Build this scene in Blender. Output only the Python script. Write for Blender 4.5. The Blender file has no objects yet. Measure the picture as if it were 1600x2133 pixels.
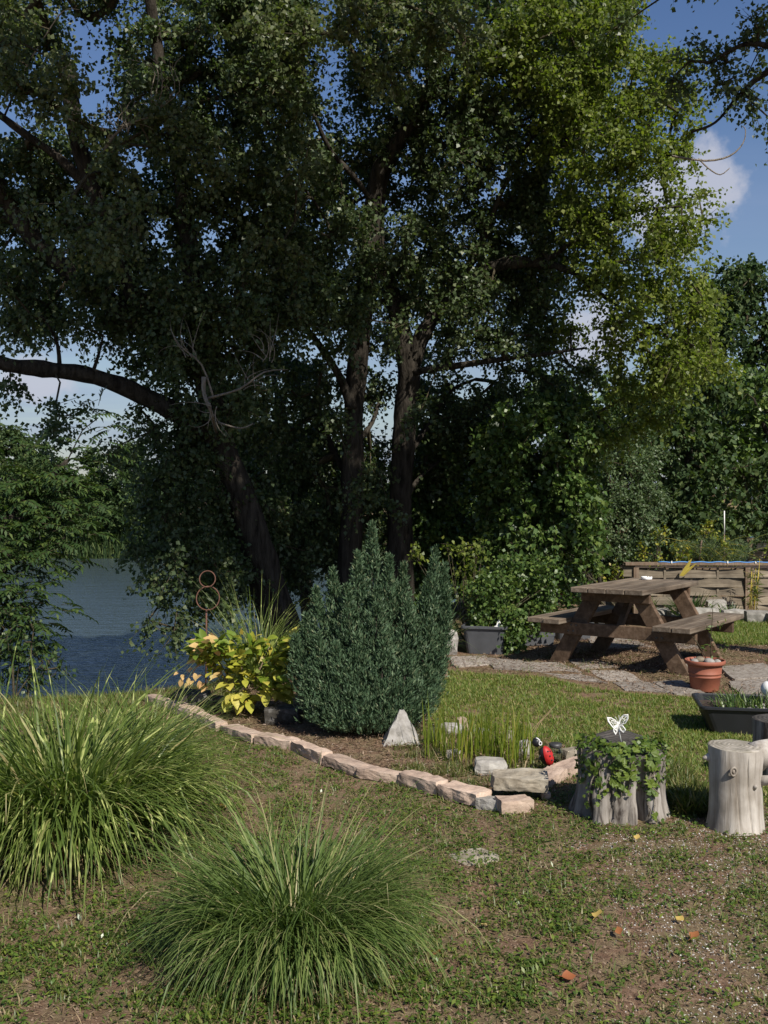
import bpy, bmesh, math, random
import numpy as np
from mathutils import Vector, Matrix, noise as mnoise
R = math.radians
rng = np.random.default_rng(7)
random.seed(7)
scn = bpy.context.scene
COL = scn.collection

# ------------------------------------------------------------------ camera, sky, sun, exposure
H_CAM, FPX, HOR = 1.545, 2168.0, 1040.0
cam_d = bpy.data.cameras.new('camera'); cam = bpy.data.objects.new('camera', cam_d); COL.objects.link(cam)
cam_d.sensor_fit = 'HORIZONTAL'; cam_d.sensor_width = 36; cam_d.lens = FPX / 1600 * 36
cam_d.clip_start = .05; cam_d.clip_end = 5000
PITCH = math.atan((1066.5 - HOR) / FPX)
cam.location = (0, 0, H_CAM); cam.rotation_euler = (R(90) - PITCH, 0, 0)
scn.camera = cam
SUN = Vector((.56, -.90, 1.0)).normalized()
world = bpy.data.worlds.new('World'); scn.world = world; world.use_nodes = True
def setup_world():
    nt = world.node_tree; N = nt.nodes; L = nt.links; N.clear()
    out = N.new('ShaderNodeOutputWorld'); bg = N.new('ShaderNodeBackground'); bg.inputs[1].default_value = .06
    sky = N.new('ShaderNodeTexSky'); sky.sky_type = 'NISHITA'; sky.sun_disc = False
    sky.sun_elevation = math.asin(SUN.z); sky.sun_rotation = math.atan2(SUN.x, SUN.y)
    sky.air_density = 1.3; sky.dust_density = .5; sky.ozone_density = 2.5
    tc = N.new('ShaderNodeTexCoord')
    def math_(op, a=None, b=None):
        m = N.new('ShaderNodeMath'); m.operation = op
        for i, v in enumerate((a, b)):
            if v is None: continue
            if isinstance(v, (int, float)): m.inputs[i].default_value = v
            else: L.new(v, m.inputs[i])
        return m.outputs[0]
    # thin streaky cloud over the whole sky, denser towards the horizon
    sep = N.new('ShaderNodeSeparateXYZ'); L.new(tc.outputs['Generated'], sep.inputs[0])
    zz = math_('ADD', math_('ABSOLUTE', sep.outputs[2]), .12)
    cx = math_('DIVIDE', sep.outputs[0], zz); cy = math_('DIVIDE', sep.outputs[1], zz)
    cmb = N.new('ShaderNodeCombineXYZ'); L.new(cx, cmb.inputs[0]); L.new(cy, cmb.inputs[1])
    mp = N.new('ShaderNodeMapping'); mp.inputs['Scale'].default_value = (.55, 1.3, 1); L.new(cmb.outputs[0], mp.inputs[0])
    nz = N.new('ShaderNodeTexNoise'); nz.inputs['Scale'].default_value = .9; nz.inputs['Detail'].default_value = 7; nz.inputs['Roughness'].default_value = .55
    nz.inputs['Distortion'].default_value = .6
    L.new(mp.outputs[0], nz.inputs['Vector'])
    rp = N.new('ShaderNodeValToRGB'); rp.color_ramp.elements[0].position = .46; rp.color_ramp.elements[1].position = .78
    L.new(nz.outputs[0], rp.inputs[0])
    low = N.new('ShaderNodeMapRange'); low.inputs[1].default_value = .42; low.inputs[2].default_value = .02; low.inputs[3].default_value = .1; low.inputs[4].default_value = .95
    L.new(sep.outputs[2], low.inputs[0])
    streak = math_('MULTIPLY', rp.outputs[0], low.outputs[0])
    # one small cumulus
    def blob(px, py, rad, squash=1.0):
        d = Vector(((px - 800) / FPX, 1, -(py - HOR) / FPX)).normalized()
        s = N.new('ShaderNodeVectorMath'); s.operation = 'SUBTRACT'; L.new(tc.outputs['Generated'], s.inputs[0]); s.inputs[1].default_value = d
        q = N.new('ShaderNodeVectorMath'); q.operation = 'MULTIPLY'; L.new(s.outputs[0], q.inputs[0]); q.inputs[1].default_value = (1, 1, squash)
        l = N.new('ShaderNodeVectorMath'); l.operation = 'LENGTH'; L.new(q.outputs[0], l.inputs[0])
        return math_('SUBTRACT', 1.0, math_('DIVIDE', l.outputs[1], rad))
    n2 = N.new('ShaderNodeTexNoise'); n2.inputs['Scale'].default_value = 26; n2.inputs['Detail'].default_value = 8; n2.inputs['Roughness'].default_value = .6
    L.new(tc.outputs['Generated'], n2.inputs['Vector'])
    b = math_('MAXIMUM', blob(1455, 405, .055, 1.0), blob(1395, 440, .06, 1.1))
    b = math_('MAXIMUM', b, math_('MAXIMUM', blob(1235, 690, .045), blob(60, 790, .05, 2)))
    b = math_('ADD', b, math_('MULTIPLY', math_('SUBTRACT', n2.outputs[0], .5), 1.5))
    rb = N.new('ShaderNodeMapRange'); rb.interpolation_type = 'SMOOTHSTEP'; rb.inputs[1].default_value = .12; rb.inputs[2].default_value = .55; L.new(b, rb.inputs[0])
    veil = N.new('ShaderNodeMapRange'); veil.inputs[1].default_value = .36; veil.inputs[2].default_value = .03; veil.inputs[3].default_value = 0; veil.inputs[4].default_value = .5
    L.new(sep.outputs[2], veil.inputs[0])
    mask = math_('MINIMUM', math_('ADD', math_('MULTIPLY', streak, .7), veil.outputs[0]), .95)
    hs = N.new('ShaderNodeHueSaturation'); hs.inputs['Hue'].default_value = .515; hs.inputs['Saturation'].default_value = 1.2; hs.inputs['Value'].default_value = 1.1; L.new(sky.outputs[0], hs.inputs['Color'])
    mx0 = N.new('ShaderNodeMix'); mx0.data_type = 'RGBA'; L.new(mask, mx0.inputs[0]); L.new(hs.outputs[0], mx0.inputs[6]); mx0.inputs[7].default_value = (3.7, 4.6, 6.9, 1)
    mx = N.new('ShaderNodeMix'); mx.data_type = 'RGBA'; L.new(math_('MULTIPLY', rb.outputs[0], .8), mx.inputs[0]); L.new(mx0.outputs[2], mx.inputs[6]); mx.inputs[7].default_value = (6.6, 6.8, 7.9, 1)
    L.new(mx.outputs[2], bg.inputs[0]); L.new(bg.outputs[0], out.inputs[0])
setup_world()
sl = bpy.data.lights.new('sun', 'SUN'); sl.energy = 4.5; sl.angle = R(.5); sl.color = (1, .94, .84)
so = bpy.data.objects.new('sun', sl); COL.objects.link(so); so.rotation_euler = SUN.to_track_quat('Z', 'Y').to_euler(); so.location = (5, -8, 12)
scn.view_settings.view_transform = 'Standard'; scn.view_settings.look = 'None'; scn.view_settings.gamma = 1
scn.view_settings.exposure = .46; scn.view_settings.use_curve_mapping = False
scn.render.engine = 'CYCLES'
scn.cycles.max_bounces = 5; scn.cycles.diffuse_bounces = 3; scn.cycles.transmission_bounces = 4; scn.cycles.transparent_max_bounces = 4

# ------------------------------------------------------------------ helpers
CP, SP = math.cos(PITCH), math.sin(PITCH)
def ray(px, py):
    x = (px - 800) / FPX; v = -(py - 1066.5) / FPX
    return Vector((x, CP + v * SP, -SP + v * CP))
def P(px, py, Y):
    d = ray(px, py); return Vector((0, 0, H_CAM)) + d * (Y / d.y)
def G(px, py, z=0.0):
    d = ray(px, py); t = (z - H_CAM) / d.z; return Vector((0, 0, H_CAM)) + d * t
def tag(o, label=None, cat=None, group=None, kind=None):
    if label: o['label'] = label
    if cat: o['category'] = cat
    if group: o['group'] = group
    if kind: o['kind'] = kind
    return o
def empty(name, loc, label, cat, group=None, rz=0):
    o = bpy.data.objects.new(name, None); COL.objects.link(o); o.location = loc; o.rotation_euler = (0, 0, rz)
    o.empty_display_size = .1
    return tag(o, label, cat, group)
def link(name, me, parent=None, world_coords=True):
    o = bpy.data.objects.new(name, me); COL.objects.link(o)
    if parent is not None:
        o.parent = parent
        if world_coords:                      # mesh data given in world coordinates
            m = Matrix.LocRotScale(wloc(parent), parent_rot(parent), None)
            o.matrix_parent_inverse = m.inverted()
    return o
def wloc(o):
    m = wmat(o); return m.to_translation()
def wmat(o):
    m = o.matrix_parent_inverse @ Matrix.LocRotScale(o.location, o.rotation_euler.to_quaternion(), None)
    return wmat(o.parent) @ m if o.parent else m
def parent_rot(o): return wmat(o).to_quaternion()
def np_mesh(name, V, F, mats, smooth=False, midx=None):
    V = np.asarray(V, dtype=np.float32); F = np.asarray(F, dtype=np.int32)
    me = bpy.data.meshes.new(name)
    me.vertices.add(len(V)); me.vertices.foreach_set('co', V.ravel())
    k = F.shape[1]; n = F.shape[0]
    me.loops.add(n * k); me.loops.foreach_set('vertex_index', F.ravel())
    me.polygons.add(n); me.polygons.foreach_set('loop_start', np.arange(0, n * k, k, dtype=np.int32))
    if smooth: me.polygons.foreach_set('use_smooth', np.ones(n, dtype=bool))
    for m in (mats if isinstance(mats, (list, tuple)) else [mats]): me.materials.append(m)
    if midx is not None: me.polygons.foreach_set('material_index', np.asarray(midx, dtype=np.int32))
    me.update(calc_edges=True)
    return me
def unit(a): return a / np.maximum(np.linalg.norm(a, axis=-1, keepdims=True), 1e-9)
def rdir(n): return unit(rng.normal(size=(n, 3)))
class MB:
    """collects primitives for one mesh"""
    def __init__(s): s.v = []; s.f = []; s.sm = []
    def add(s, vs, fs, smooth=False):
        b = len(s.v); s.v += [tuple(v) for v in vs]; s.f += [tuple(i + b for i in f) for f in fs]; s.sm += [smooth] * len(fs); return s
    def box(s, c, size, rot=None, taper=1.0):
        x, y, z = [q / 2 for q in size]; M = rot if rot is not None else Matrix.Identity(3)
        vs = [Vector(c) + M @ Vector((sx * x * (taper if sz < 0 else 1), sy * y * (taper if sz < 0 else 1), sz * z)) for sz in (-1, 1) for sx, sy in ((-1, -1), (1, -1), (1, 1), (-1, 1))]
        return s.add(vs, [(3, 2, 1, 0), (4, 5, 6, 7), (0, 1, 5, 4), (1, 2, 6, 5), (2, 3, 7, 6), (3, 0, 4, 7)])
    def tube(s, pts, rad, n=8, cap=True, smooth=True, closed=False):
        pts = [Vector(p) for p in pts]; m = len(pts)
        if not hasattr(rad, '__len__'): rad = [rad] * m
        vs = []; up = None
        for i, p in enumerate(pts):
            if closed: t = pts[(i + 1) % m] - pts[i - 1]
            else: t = pts[min(i + 1, m - 1)] - pts[max(i - 1, 0)]
            t.normalize()
            if up is None:
                up = Vector((0, 0, 1)) if abs(t.z) < .9 else Vector((1, 0, 0))
            a = t.cross(up).normalized(); b = a.cross(t).normalized(); up = b
            for k in range(n):
                an = 2 * math.pi * k / n
                vs.append(p + (a * math.cos(an) + b * math.sin(an)) * rad[i])
        fs = []
        for i in range(m if closed else m - 1):
            j = (i + 1) % m
            for k in range(n):
                fs.append((i * n + k, i * n + (k + 1) % n, j * n + (k + 1) % n, j * n + k))
        if cap and not closed:
            fs.append(tuple(range(n - 1, -1, -1))); fs.append(tuple((m - 1) * n + k for k in range(n)))
        return s.add(vs, fs, smooth)
    def lathe(s, c, prof, n=28, smooth=True, sx=1, sy=1):
        vs = []
        for r, z in prof:
            for k in range(n):
                a = 2 * math.pi * k / n; vs.append(Vector(c) + Vector((r * sx * math.cos(a), r * sy * math.sin(a), z)))
        fs = [(i * n + k, i * n + (k + 1) % n, (i + 1) * n + (k + 1) % n, (i + 1) * n + k) for i in range(len(prof) - 1) for k in range(n)]
        if prof[-1][0] > 1e-4: fs.append(tuple((len(prof) - 1) * n + k for k in range(n)))
        return s.add(vs, fs, smooth)
    def ell(s, c, r, rot=None, nu=16, nv=10):
        M = rot if rot is not None else Matrix.Identity(3); vs = []; fs = []
        for i in range(nv + 1):
            th = math.pi * i / nv
            for k in range(nu):
                a = 2 * math.pi * k / nu
                vs.append(Vector(c) + M @ Vector((r[0] * math.sin(th) * math.cos(a), r[1] * math.sin(th) * math.sin(a), -r[2] * math.cos(th))))
        for i in range(nv):
            for k in range(nu): fs.append((i * nu + k, i * nu + (k + 1) % nu, (i + 1) * nu + (k + 1) % nu, (i + 1) * nu + k))
        return s.add(vs, fs, True)
    def mesh(s, name, mat, bevel=0):
        me = bpy.data.meshes.new(name); me.from_pydata(s.v, [], s.f); me.materials.append(mat)
        me.polygons.foreach_set('use_smooth', s.sm)
        if bevel:
            bm = bmesh.new(); bm.from_mesh(me); bmesh.ops.remove_doubles(bm, verts=bm.verts, dist=1e-5)
            bmesh.ops.bevel(bm, geom=list(bm.edges), offset=bevel, segments=2, affect='EDGES', profile=.6); bm.to_mesh(me); bm.free()
        me.update(); return me
    def build(s, name, mat, parent=None, bevel=0, world_coords=True): return link(name, s.mesh(name, mat, bevel), parent, world_coords)

# ------------------------------------------------------------------ materials
def new_mat(name):
    m = bpy.data.materials.new(name); m.use_nodes = True; nt = m.node_tree; nt.nodes.clear()
    o = nt.nodes.new('ShaderNodeOutputMaterial'); p = nt.nodes.new('ShaderNodeBsdfPrincipled'); nt.links.new(p.outputs[0], o.inputs[0])
    return m, nt, p, o
def ramp(nt, stops):
    r = nt.nodes.new('ShaderNodeValToRGB'); e = r.color_ramp.elements
    while len(e) < len(stops): e.new(.5)
    for q, (pos, c) in zip(e, stops): q.position = pos; q.color = (*c, 1)
    return r
def noise(nt, scale, detail=4, rough=.55, vec=None, stretch=None, coord='Object', dist=0):
    n = nt.nodes.new('ShaderNodeTexNoise'); n.inputs['Scale'].default_value = scale; n.inputs['Detail'].default_value = detail
    n.inputs['Roughness'].default_value = rough; n.inputs['Distortion'].default_value = dist
    tc = nt.nodes.new('ShaderNodeTexCoord'); v = tc.outputs[coord]
    if stretch:
        m = nt.nodes.new('ShaderNodeMapping'); m.inputs['Scale'].default_value = stretch; nt.links.new(v, m.inputs[0]); v = m.outputs[0]
    nt.links.new(v, n.inputs['Vector']); return n
def mixc(nt, f, a, b, mode='MIX'):
    m = nt.nodes.new('ShaderNodeMix'); m.data_type = 'RGBA'; m.blend_type = mode
    for i, v in ((0, f), (6, a), (7, b)):
        if isinstance(v, (int, float)): m.inputs[i].default_value = v
        elif isinstance(v, tuple): m.inputs[i].default_value = (*v, 1)
        else: nt.links.new(v, m.inputs[i])
    return m.outputs[2]
def bump(nt, p, h, strength=.5, dist=.01):
    b = nt.nodes.new('ShaderNodeBump'); b.inputs['Strength'].default_value = strength; b.inputs['Distance'].default_value = dist
    nt.links.new(h, b.inputs['Height']); nt.links.new(b.outputs[0], p.inputs['Normal']); return b
def leaf_mat(name, stops, trans=.3, rough=.45, spec=.4, patch=None, pscale=2.0, tcol=None):
    m, nt, p, o = new_mat(name)
    g = nt.nodes.new('ShaderNodeNewGeometry'); r = ramp(nt, stops); nt.links.new(g.outputs['Random Per Island'], r.inputs[0]); c = r.outputs[0]
    if patch:
        n = noise(nt, pscale, 3); rr = ramp(nt, [(.42, (0, 0, 0)), (.62, (1, 1, 1))]); nt.links.new(n.outputs[0], rr.inputs[0])
        c = mixc(nt, rr.outputs[0], c, patch) if len(patch) == 3 else c
    nt.links.new(c, p.inputs['Base Color']); p.inputs['Roughness'].default_value = rough; p.inputs['Specular IOR Level'].default_value = spec
    t = nt.nodes.new('ShaderNodeBsdfTranslucent'); mx = nt.nodes.new('ShaderNodeMixShader'); mx.inputs[0].default_value = trans
    tc = mixc(nt, 1.0, c, tcol or (1.3, 1.5, .6), 'MULTIPLY'); nt.links.new(tc, t.inputs[0])
    nt.links.new(p.outputs[0], mx.inputs[1]); nt.links.new(t.outputs[0], mx.inputs[2]); nt.links.new(mx.outputs[0], o.inputs[0])
    return m
def simple(name, c, rough=.6, metal=0, var=.15, scale=12, bmp=.0, bd=.003, spec=.5, stretch=None):
    m, nt, p, o = new_mat(name)
    n = noise(nt, scale, 5, .6, stretch=stretch); r = ramp(nt, [(.3, tuple(q * (1 - var) for q in c)), (.7, tuple(min(q * (1 + var), 1) for q in c))]); nt.links.new(n.outputs[0], r.inputs[0])
    nt.links.new(r.outputs[0], p.inputs['Base Color']); p.inputs['Roughness'].default_value = rough; p.inputs['Metallic'].default_value = metal; p.inputs['Specular IOR Level'].default_value = spec
    if bmp: bump(nt, p, n.outputs[0], bmp, bd)
    return m
def wood(name, ca, cb, cc, scale=1.0, axis='x', bmp=.6):
    """weathered wood: long grain streaks, darker cracks, stains"""
    m, nt, p, o = new_mat(name)
    st = {'x': (1.5, 30, 30), 'y': (30, 1.5, 30), 'z': (30, 30, 1.5)}[axis]; st = tuple(q * scale for q in st)
    n = noise(nt, 1, 7, .65, stretch=st); r = ramp(nt, [(.28, ca), (.5, cb), (.72, cc)]); nt.links.new(n.outputs[0], r.inputs[0])
    n2 = noise(nt, 3.5, 4); r2 = ramp(nt, [(.35, (.55, .55, .55)), (.65, (1, 1, 1))]); nt.links.new(n2.outputs[0], r2.inputs[0])
    oi = nt.nodes.new('ShaderNodeObjectInfo'); mr = nt.nodes.new('ShaderNodeMapRange'); mr.inputs[3].default_value = .75; mr.inputs[4].default_value = 1.2; nt.links.new(oi.outputs['Random'], mr.inputs[0])
    c = mixc(nt, 1.0, r.outputs[0], r2.outputs[0], 'MULTIPLY'); c = mixc(nt, 1.0, c, mr.outputs[0], 'MULTIPLY')
    nt.links.new(c, p.inputs['Base Color']); p.inputs['Roughness'].default_value = .8; p.inputs['Specular IOR Level'].default_value = .25
    bump(nt, p, n.outputs[0], bmp, .004); return m
def stone_mat(name, ca, cb, cc, scale=9):
    m, nt, p, o = new_mat(name)
    n = noise(nt, scale, 8, .65); r = ramp(nt, [(.3, ca), (.5, cb), (.7, cc)]); nt.links.new(n.outputs[0], r.inputs[0])
    oi = nt.nodes.new('ShaderNodeObjectInfo'); mr = nt.nodes.new('ShaderNodeMapRange'); mr.inputs[3].default_value = .78; mr.inputs[4].default_value = 1.15; nt.links.new(oi.outputs['Random'], mr.inputs[0])
    c = mixc(nt, 1.0, r.outputs[0], mr.outputs[0], 'MULTIPLY'); nt.links.new(c, p.inputs['Base Color'])
    n2 = noise(nt, 45, 8, .7); p.inputs['Roughness'].default_value = .9; p.inputs['Specular IOR Level'].default_value = .2
    bump(nt, p, n2.outputs[0], .7, .006); return m
M = {}
M['poplar_leaf'] = leaf_mat('poplar_leaf', [(0, (.048, .078, .032)), (.5, (.074, .108, .044)), (.9, (.108, .142, .058)), (1, (.16, .185, .075))], .33, .45, .45)
M['poplar_leaf_sunlit'] = leaf_mat('poplar_leaf_sunlit', [(0, (.075, .10, .04)), (.6, (.115, .145, .058)), (1, (.18, .20, .09))], .38, .42, .5)  # brighter copy of poplar_leaf, sunlight put into the leaf colour
M['poplar_leaf_sunlit_pale'] = leaf_mat('poplar_leaf_sunlit_pale', [(0, (.095, .13, .026)), (.6, (.15, .195, .036)), (1, (.23, .26, .05))], .45, .48, .4)  # sunlight put into the poplar's yellow green; also the sapling's own pale green
M['hedge_leaf'] = leaf_mat('hedge_leaf', [(0, (.045, .085, .022)), (.6, (.08, .135, .03)), (1, (.14, .19, .045))], .25, .4, .45)
M['grey_leaf'] = leaf_mat('grey_leaf', [(0, (.055, .09, .04)), (.6, (.085, .13, .055)), (1, (.13, .17, .075))], .25, .45, .4)
M['yellowgreen_leaf'] = leaf_mat('yellowgreen_leaf', [(0, (.12, .17, .022)), (.5, (.2, .23, .03)), (.8, (.34, .32, .04)), (1, (.42, .31, .05))], .35)
M['ivy_leaf'] = leaf_mat('ivy_leaf', [(0, (.05, .095, .018)), (.6, (.09, .15, .025)), (1, (.17, .21, .035))], .25, .35, .5)
M['ash_leaf'] = leaf_mat('ash_leaf', [(0, (.03, .06, .02)), (.6, (.05, .09, .026)), (1, (.10, .14, .035))], .3, .4, .5)
M['red_leaf'] = leaf_mat('red_leaf', [(0, (.1, .03, .02)), (.6, (.2, .05, .03)), (1, (.3, .1, .05))], .25)
M['far_leaf'] = leaf_mat('far_leaf', [(0, (.035, .065, .025)), (.6, (.058, .095, .034)), (1, (.1, .13, .045))], .25, .6, .2)
M['juniper'] = leaf_mat('juniper', [(0, (.038, .072, .036)), (.6, (.068, .116, .058)), (.9, (.11, .165, .085)), (1, (.18, .2, .11))], .12, .55, .3, tcol=(1, 1.3, .8))
M['lawn'] = leaf_mat('lawn', [(0, (.095, .15, .026)), (.6, (.155, .215, .04)), (.85, (.26, .25, .07)), (1, (.38, .31, .15))], .35, .5, .35)
M['weed'] = leaf_mat('weed', [(0, (.065, .095, .02)), (.55, (.115, .15, .032)), (.8, (.19, .19, .055)), (1, (.3, .23, .12))], .32, .45, .4)
M['straw'] = leaf_mat('straw', [(0, (.14, .09, .05)), (.5, (.24, .17, .09)), (1, (.42, .33, .2))], .1, .7, .2, tcol=(1, 1, 1))
M['mulch'] = leaf_mat('mulch', [(0, (.06, .035, .022)), (.5, (.16, .1, .065)), (.9, (.26, .18, .12)), (1, (.42, .34, .27))], .0, .8, .2, tcol=(1, 1, 1))
M['iris_blade'] = leaf_mat('iris_blade', [(0, (.12, .17, .02)), (.7, (.2, .25, .03)), (1, (.3, .27, .05))], .4)
M['near_blade'] = leaf_mat('near_blade', [(0, (.07, .118, .028)), (.7, (.125, .18, .046)), (.9, (.2, .24, .075)), (1, (.42, .36, .2))], .3, .5, .3)
M['yellow_leaf'] = leaf_mat('yellow_leaf', [(0, (.5, .4, .05)), (1, (.62, .5, .12))], .35, .5, .3, tcol=(1.1, 1, .6))
def large_leaf(name, ca, cb):
    m, nt, p, o = new_mat(name)
    oi = nt.nodes.new('ShaderNodeObjectInfo'); r = ramp(nt, [(0, ca), (1, cb)]); nt.links.new(oi.outputs['Random'], r.inputs[0])
    n = noise(nt, 30, 4); r2 = ramp(nt, [(.3, (.78, .8, .75)), (.7, (1.1, 1.1, 1.1))]); nt.links.new(n.outputs[0], r2.inputs[0])
    c = mixc(nt, 1.0, r.outputs[0], r2.outputs[0], 'MULTIPLY'); nt.links.new(c, p.inputs['Base Color']); p.inputs['Roughness'].default_value = .5; p.inputs['Specular IOR Level'].default_value = .35
    t = nt.nodes.new('ShaderNodeBsdfTranslucent'); nt.links.new(c, t.inputs[0]); mx = nt.nodes.new('ShaderNodeMixShader'); mx.inputs[0].default_value = .35
    nt.links.new(p.outputs[0], mx.inputs[1]); nt.links.new(t.outputs[0], mx.inputs[2]); nt.links.new(mx.outputs[0], o.inputs[0]); return m
M['shrub_green'] = large_leaf('shrub_green', (.12, .2, .02), (.26, .32, .04))
M['shrub_yellow'] = large_leaf('shrub_yellow', (.40, .41, .05), (.60, .52, .11))
M['shrub_pink'] = large_leaf('shrub_pink', (.6, .36, .17), (.68, .48, .2))
M['ivy_big'] = large_leaf('ivy_big', (.07, .12, .02), (.17, .23, .035))
M['fallen_yellow'] = large_leaf('fallen_yellow', (.7, .5, .15), (.62, .46, .2))
M['fallen_orange'] = large_leaf('fallen_orange', (.4, .14, .06), (.45, .2, .08))
# variegated blades for the tall clump
def zebra():
    m = leaf_mat('striped_blade', [(0, (.075, .12, .025)), (.7, (.13, .18, .037)), (.94, (.19, .22, .065)), (1, (.42, .34, .17))], .32, .45, .35)
    nt = m.node_tree; rp = [n for n in nt.nodes if n.type == 'VALTORGB'][0]
    n = noise(nt, 14, 1); r = ramp(nt, [(.60, (0, 0, 0)), (.66, (1, 1, 1))]); nt.links.new(n.outputs[0], r.inputs[0])
    tgt = [(l.to_socket) for l in list(rp.outputs[0].links)]
    c = mixc(nt, r.outputs[0], rp.outputs[0], (.42, .46, .16))
    for s in tgt: nt.links.new(c, s)
    return m
M['striped_blade'] = zebra()
def bark(name, ca, cb, sc=1.0):
    m, nt, p, o = new_mat(name)
    n = noise(nt, 1, 6, .65, stretch=(16 * sc, 16 * sc, 3 * sc)); r = ramp(nt, [(.35, ca), (.65, cb)]); nt.links.new(n.outputs[0], r.inputs[0])
    nt.links.new(r.outputs[0], p.inputs['Base Color']); p.inputs['Roughness'].default_value = .9; p.inputs['Specular IOR Level'].default_value = .15
    bump(nt, p, n.outputs[0], 1, .06); return m
M['bark'] = bark('bark', (.016, .013, .01), (.07, .06, .048))
M['twig'] = bark('twig', (.06, .05, .03), (.13, .11, .07), 3)
M['dead_twig'] = bark('dead_twig', (.2, .17, .13), (.38, .33, .27), 3)
M['table_top'] = wood('table_top', (.09, .065, .045), (.19, .145, .105), (.30, .25, .19), 1, 'x')
M['table_frame'] = wood('table_frame', (.075, .046, .028), (.14, .09, .056), (.21, .145, .10), .8, 'x')
M['fence_wood'] = wood('fence_wood', (.11, .085, .06), (.22, .18, .13), (.34, .29, .22), .8, 'x')
M['fence_post'] = wood('fence_post', (.13, .08, .05), (.24, .17, .12), (.32, .25, .19), .8, 'z')
M['stake_wood'] = wood('stake_wood', (.12, .08, .05), (.2, .14, .1), (.3, .23, .17), 1, 'z')
M['sandstone'] = stone_mat('sandstone', (.26, .19, .15), (.45, .335, .26), (.55, .43, .34), 11)
M['greystone'] = stone_mat('greystone', (.17, .16, .135), (.3, .28, .25), (.45, .43, .39))
M['palestone'] = stone_mat('palestone', (.18, .165, .14), (.33, .31, .285), (.45, .43, .40), 16)
M['darkstone'] = stone_mat('darkstone', (.03, .026, .02), (.065, .06, .05), (.22, .21, .2), 10)
M['tanstone'] = stone_mat('tanstone', (.18, .15, .11), (.30, .26, .20), (.40, .36, .29), 12)
M['paver'] = stone_mat('paver', (.13, .10, .075), (.27, .235, .20), (.42, .385, .34), 30)
M['terracotta'] = simple('terracotta', (.27, .088, .05), .65, 0, .12, 9, .15)
M['black_plastic'] = simple('black_plastic', (.018, .019, .022), .4, 0, .2, 8, .08)
M['grey_plastic'] = simple('grey_plastic', (.07, .073, .08), .55, 0, .2, 6, .05)
M['rust'] = simple('rust', (.11, .05, .032), .85, 0, .4, 40, .4)
M['white_paint'] = simple('white_paint', (.78, .77, .74), .5, 0, .06, 20)
M['white_ceramic'] = simple('white_ceramic', (.8, .79, .76), .35, 0, .05, 9)
M['red_dots'] = simple('red_dots', (.42, .015, .015), .55, 0, .25, 60, .3)
M['black_paint'] = simple('black_paint', (.012, .012, .014), .45, 0, .2, 12)
M['blue_hose'] = simple('blue_hose', (.05, .22, .55), .5, 0, .1, 12)
M['dark_metal'] = simple('dark_metal', (.12, .12, .12), .5, .7, .2, 12)
M['soil'] = simple('soil', (.05, .032, .022), .95, 0, .5, 50, .9, .01)
def glass():
    m, nt, p, o = new_mat('jar_glass'); p.inputs['Base Color'].default_value = (.85, .93, .9, 1); p.inputs['Roughness'].default_value = .06
    p.inputs['Transmission Weight'].default_value = 1; p.inputs['IOR'].default_value = 1.3; return m
M['glass'] = glass()
def log_mat(name, ca, cb, cc, ring=None):
    m, nt, p, o = new_mat(name)
    n = noise(nt, 1, 6, .6, stretch=(22, 22, 2.2), dist=.4); r = ramp(nt, [(.36, ca), (.5, cb), (.68, cc)]); nt.links.new(n.outputs[0], r.inputs[0])
    n2 = noise(nt, 5, 5); r2 = ramp(nt, [(.35, (.6, .58, .55)), (.62, (1, 1, 1))]); nt.links.new(n2.outputs[0], r2.inputs[0])
    c = mixc(nt, 1.0, r.outputs[0], r2.outputs[0], 'MULTIPLY')
    nt.links.new(c, p.inputs['Base Color']); p.inputs['Roughness'].default_value = .8; p.inputs['Specular IOR Level'].default_value = .2
    bump(nt, p, n.outputs[0], .8, .008); return m
M['driftwood'] = log_mat('driftwood', (.30, .26, .215), (.42, .38, .335), (.54, .50, .45))
M['stump_wood'] = log_mat('stump_wood', (.06, .048, .04), (.26, .235, .21), (.40, .37, .34))
def rings(name, ca, cb):
    m, nt, p, o = new_mat(name)
    tc = nt.nodes.new('ShaderNodeTexCoord'); w = nt.nodes.new('ShaderNodeTexWave'); w.wave_type = 'RINGS'; w.rings_direction = 'Z'
    w.inputs['Scale'].default_value = 15; w.inputs['Distortion'].default_value = 4.5; w.inputs['Detail'].default_value = 3; w.inputs['Detail Scale'].default_value = 2
    nt.links.new(tc.outputs['Object'], w.inputs['Vector']); r = ramp(nt, [(.1, ca), (.9, cb)]); nt.links.new(w.outputs['Fac'], r.inputs[0])
    n2 = noise(nt, 14, 5); r2 = ramp(nt, [(.35, (.55, .55, .5)), (.65, (1.1, 1.1, 1.1))]); nt.links.new(n2.outputs[0], r2.inputs[0])
    nt.links.new(mixc(nt, 1.0, r.outputs[0], r2.outputs[0], 'MULTIPLY'), p.inputs['Base Color']); p.inputs['Roughness'].default_value = .85
    bump(nt, p, w.outputs['Fac'], .4, .004); return m
M['end_grain'] = rings('end_grain', (.26, .23, .185), (.36, .325, .275))
M['end_grain_dark'] = rings('end_grain_dark', (.04, .034, .03), (.085, .075, .065))
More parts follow.
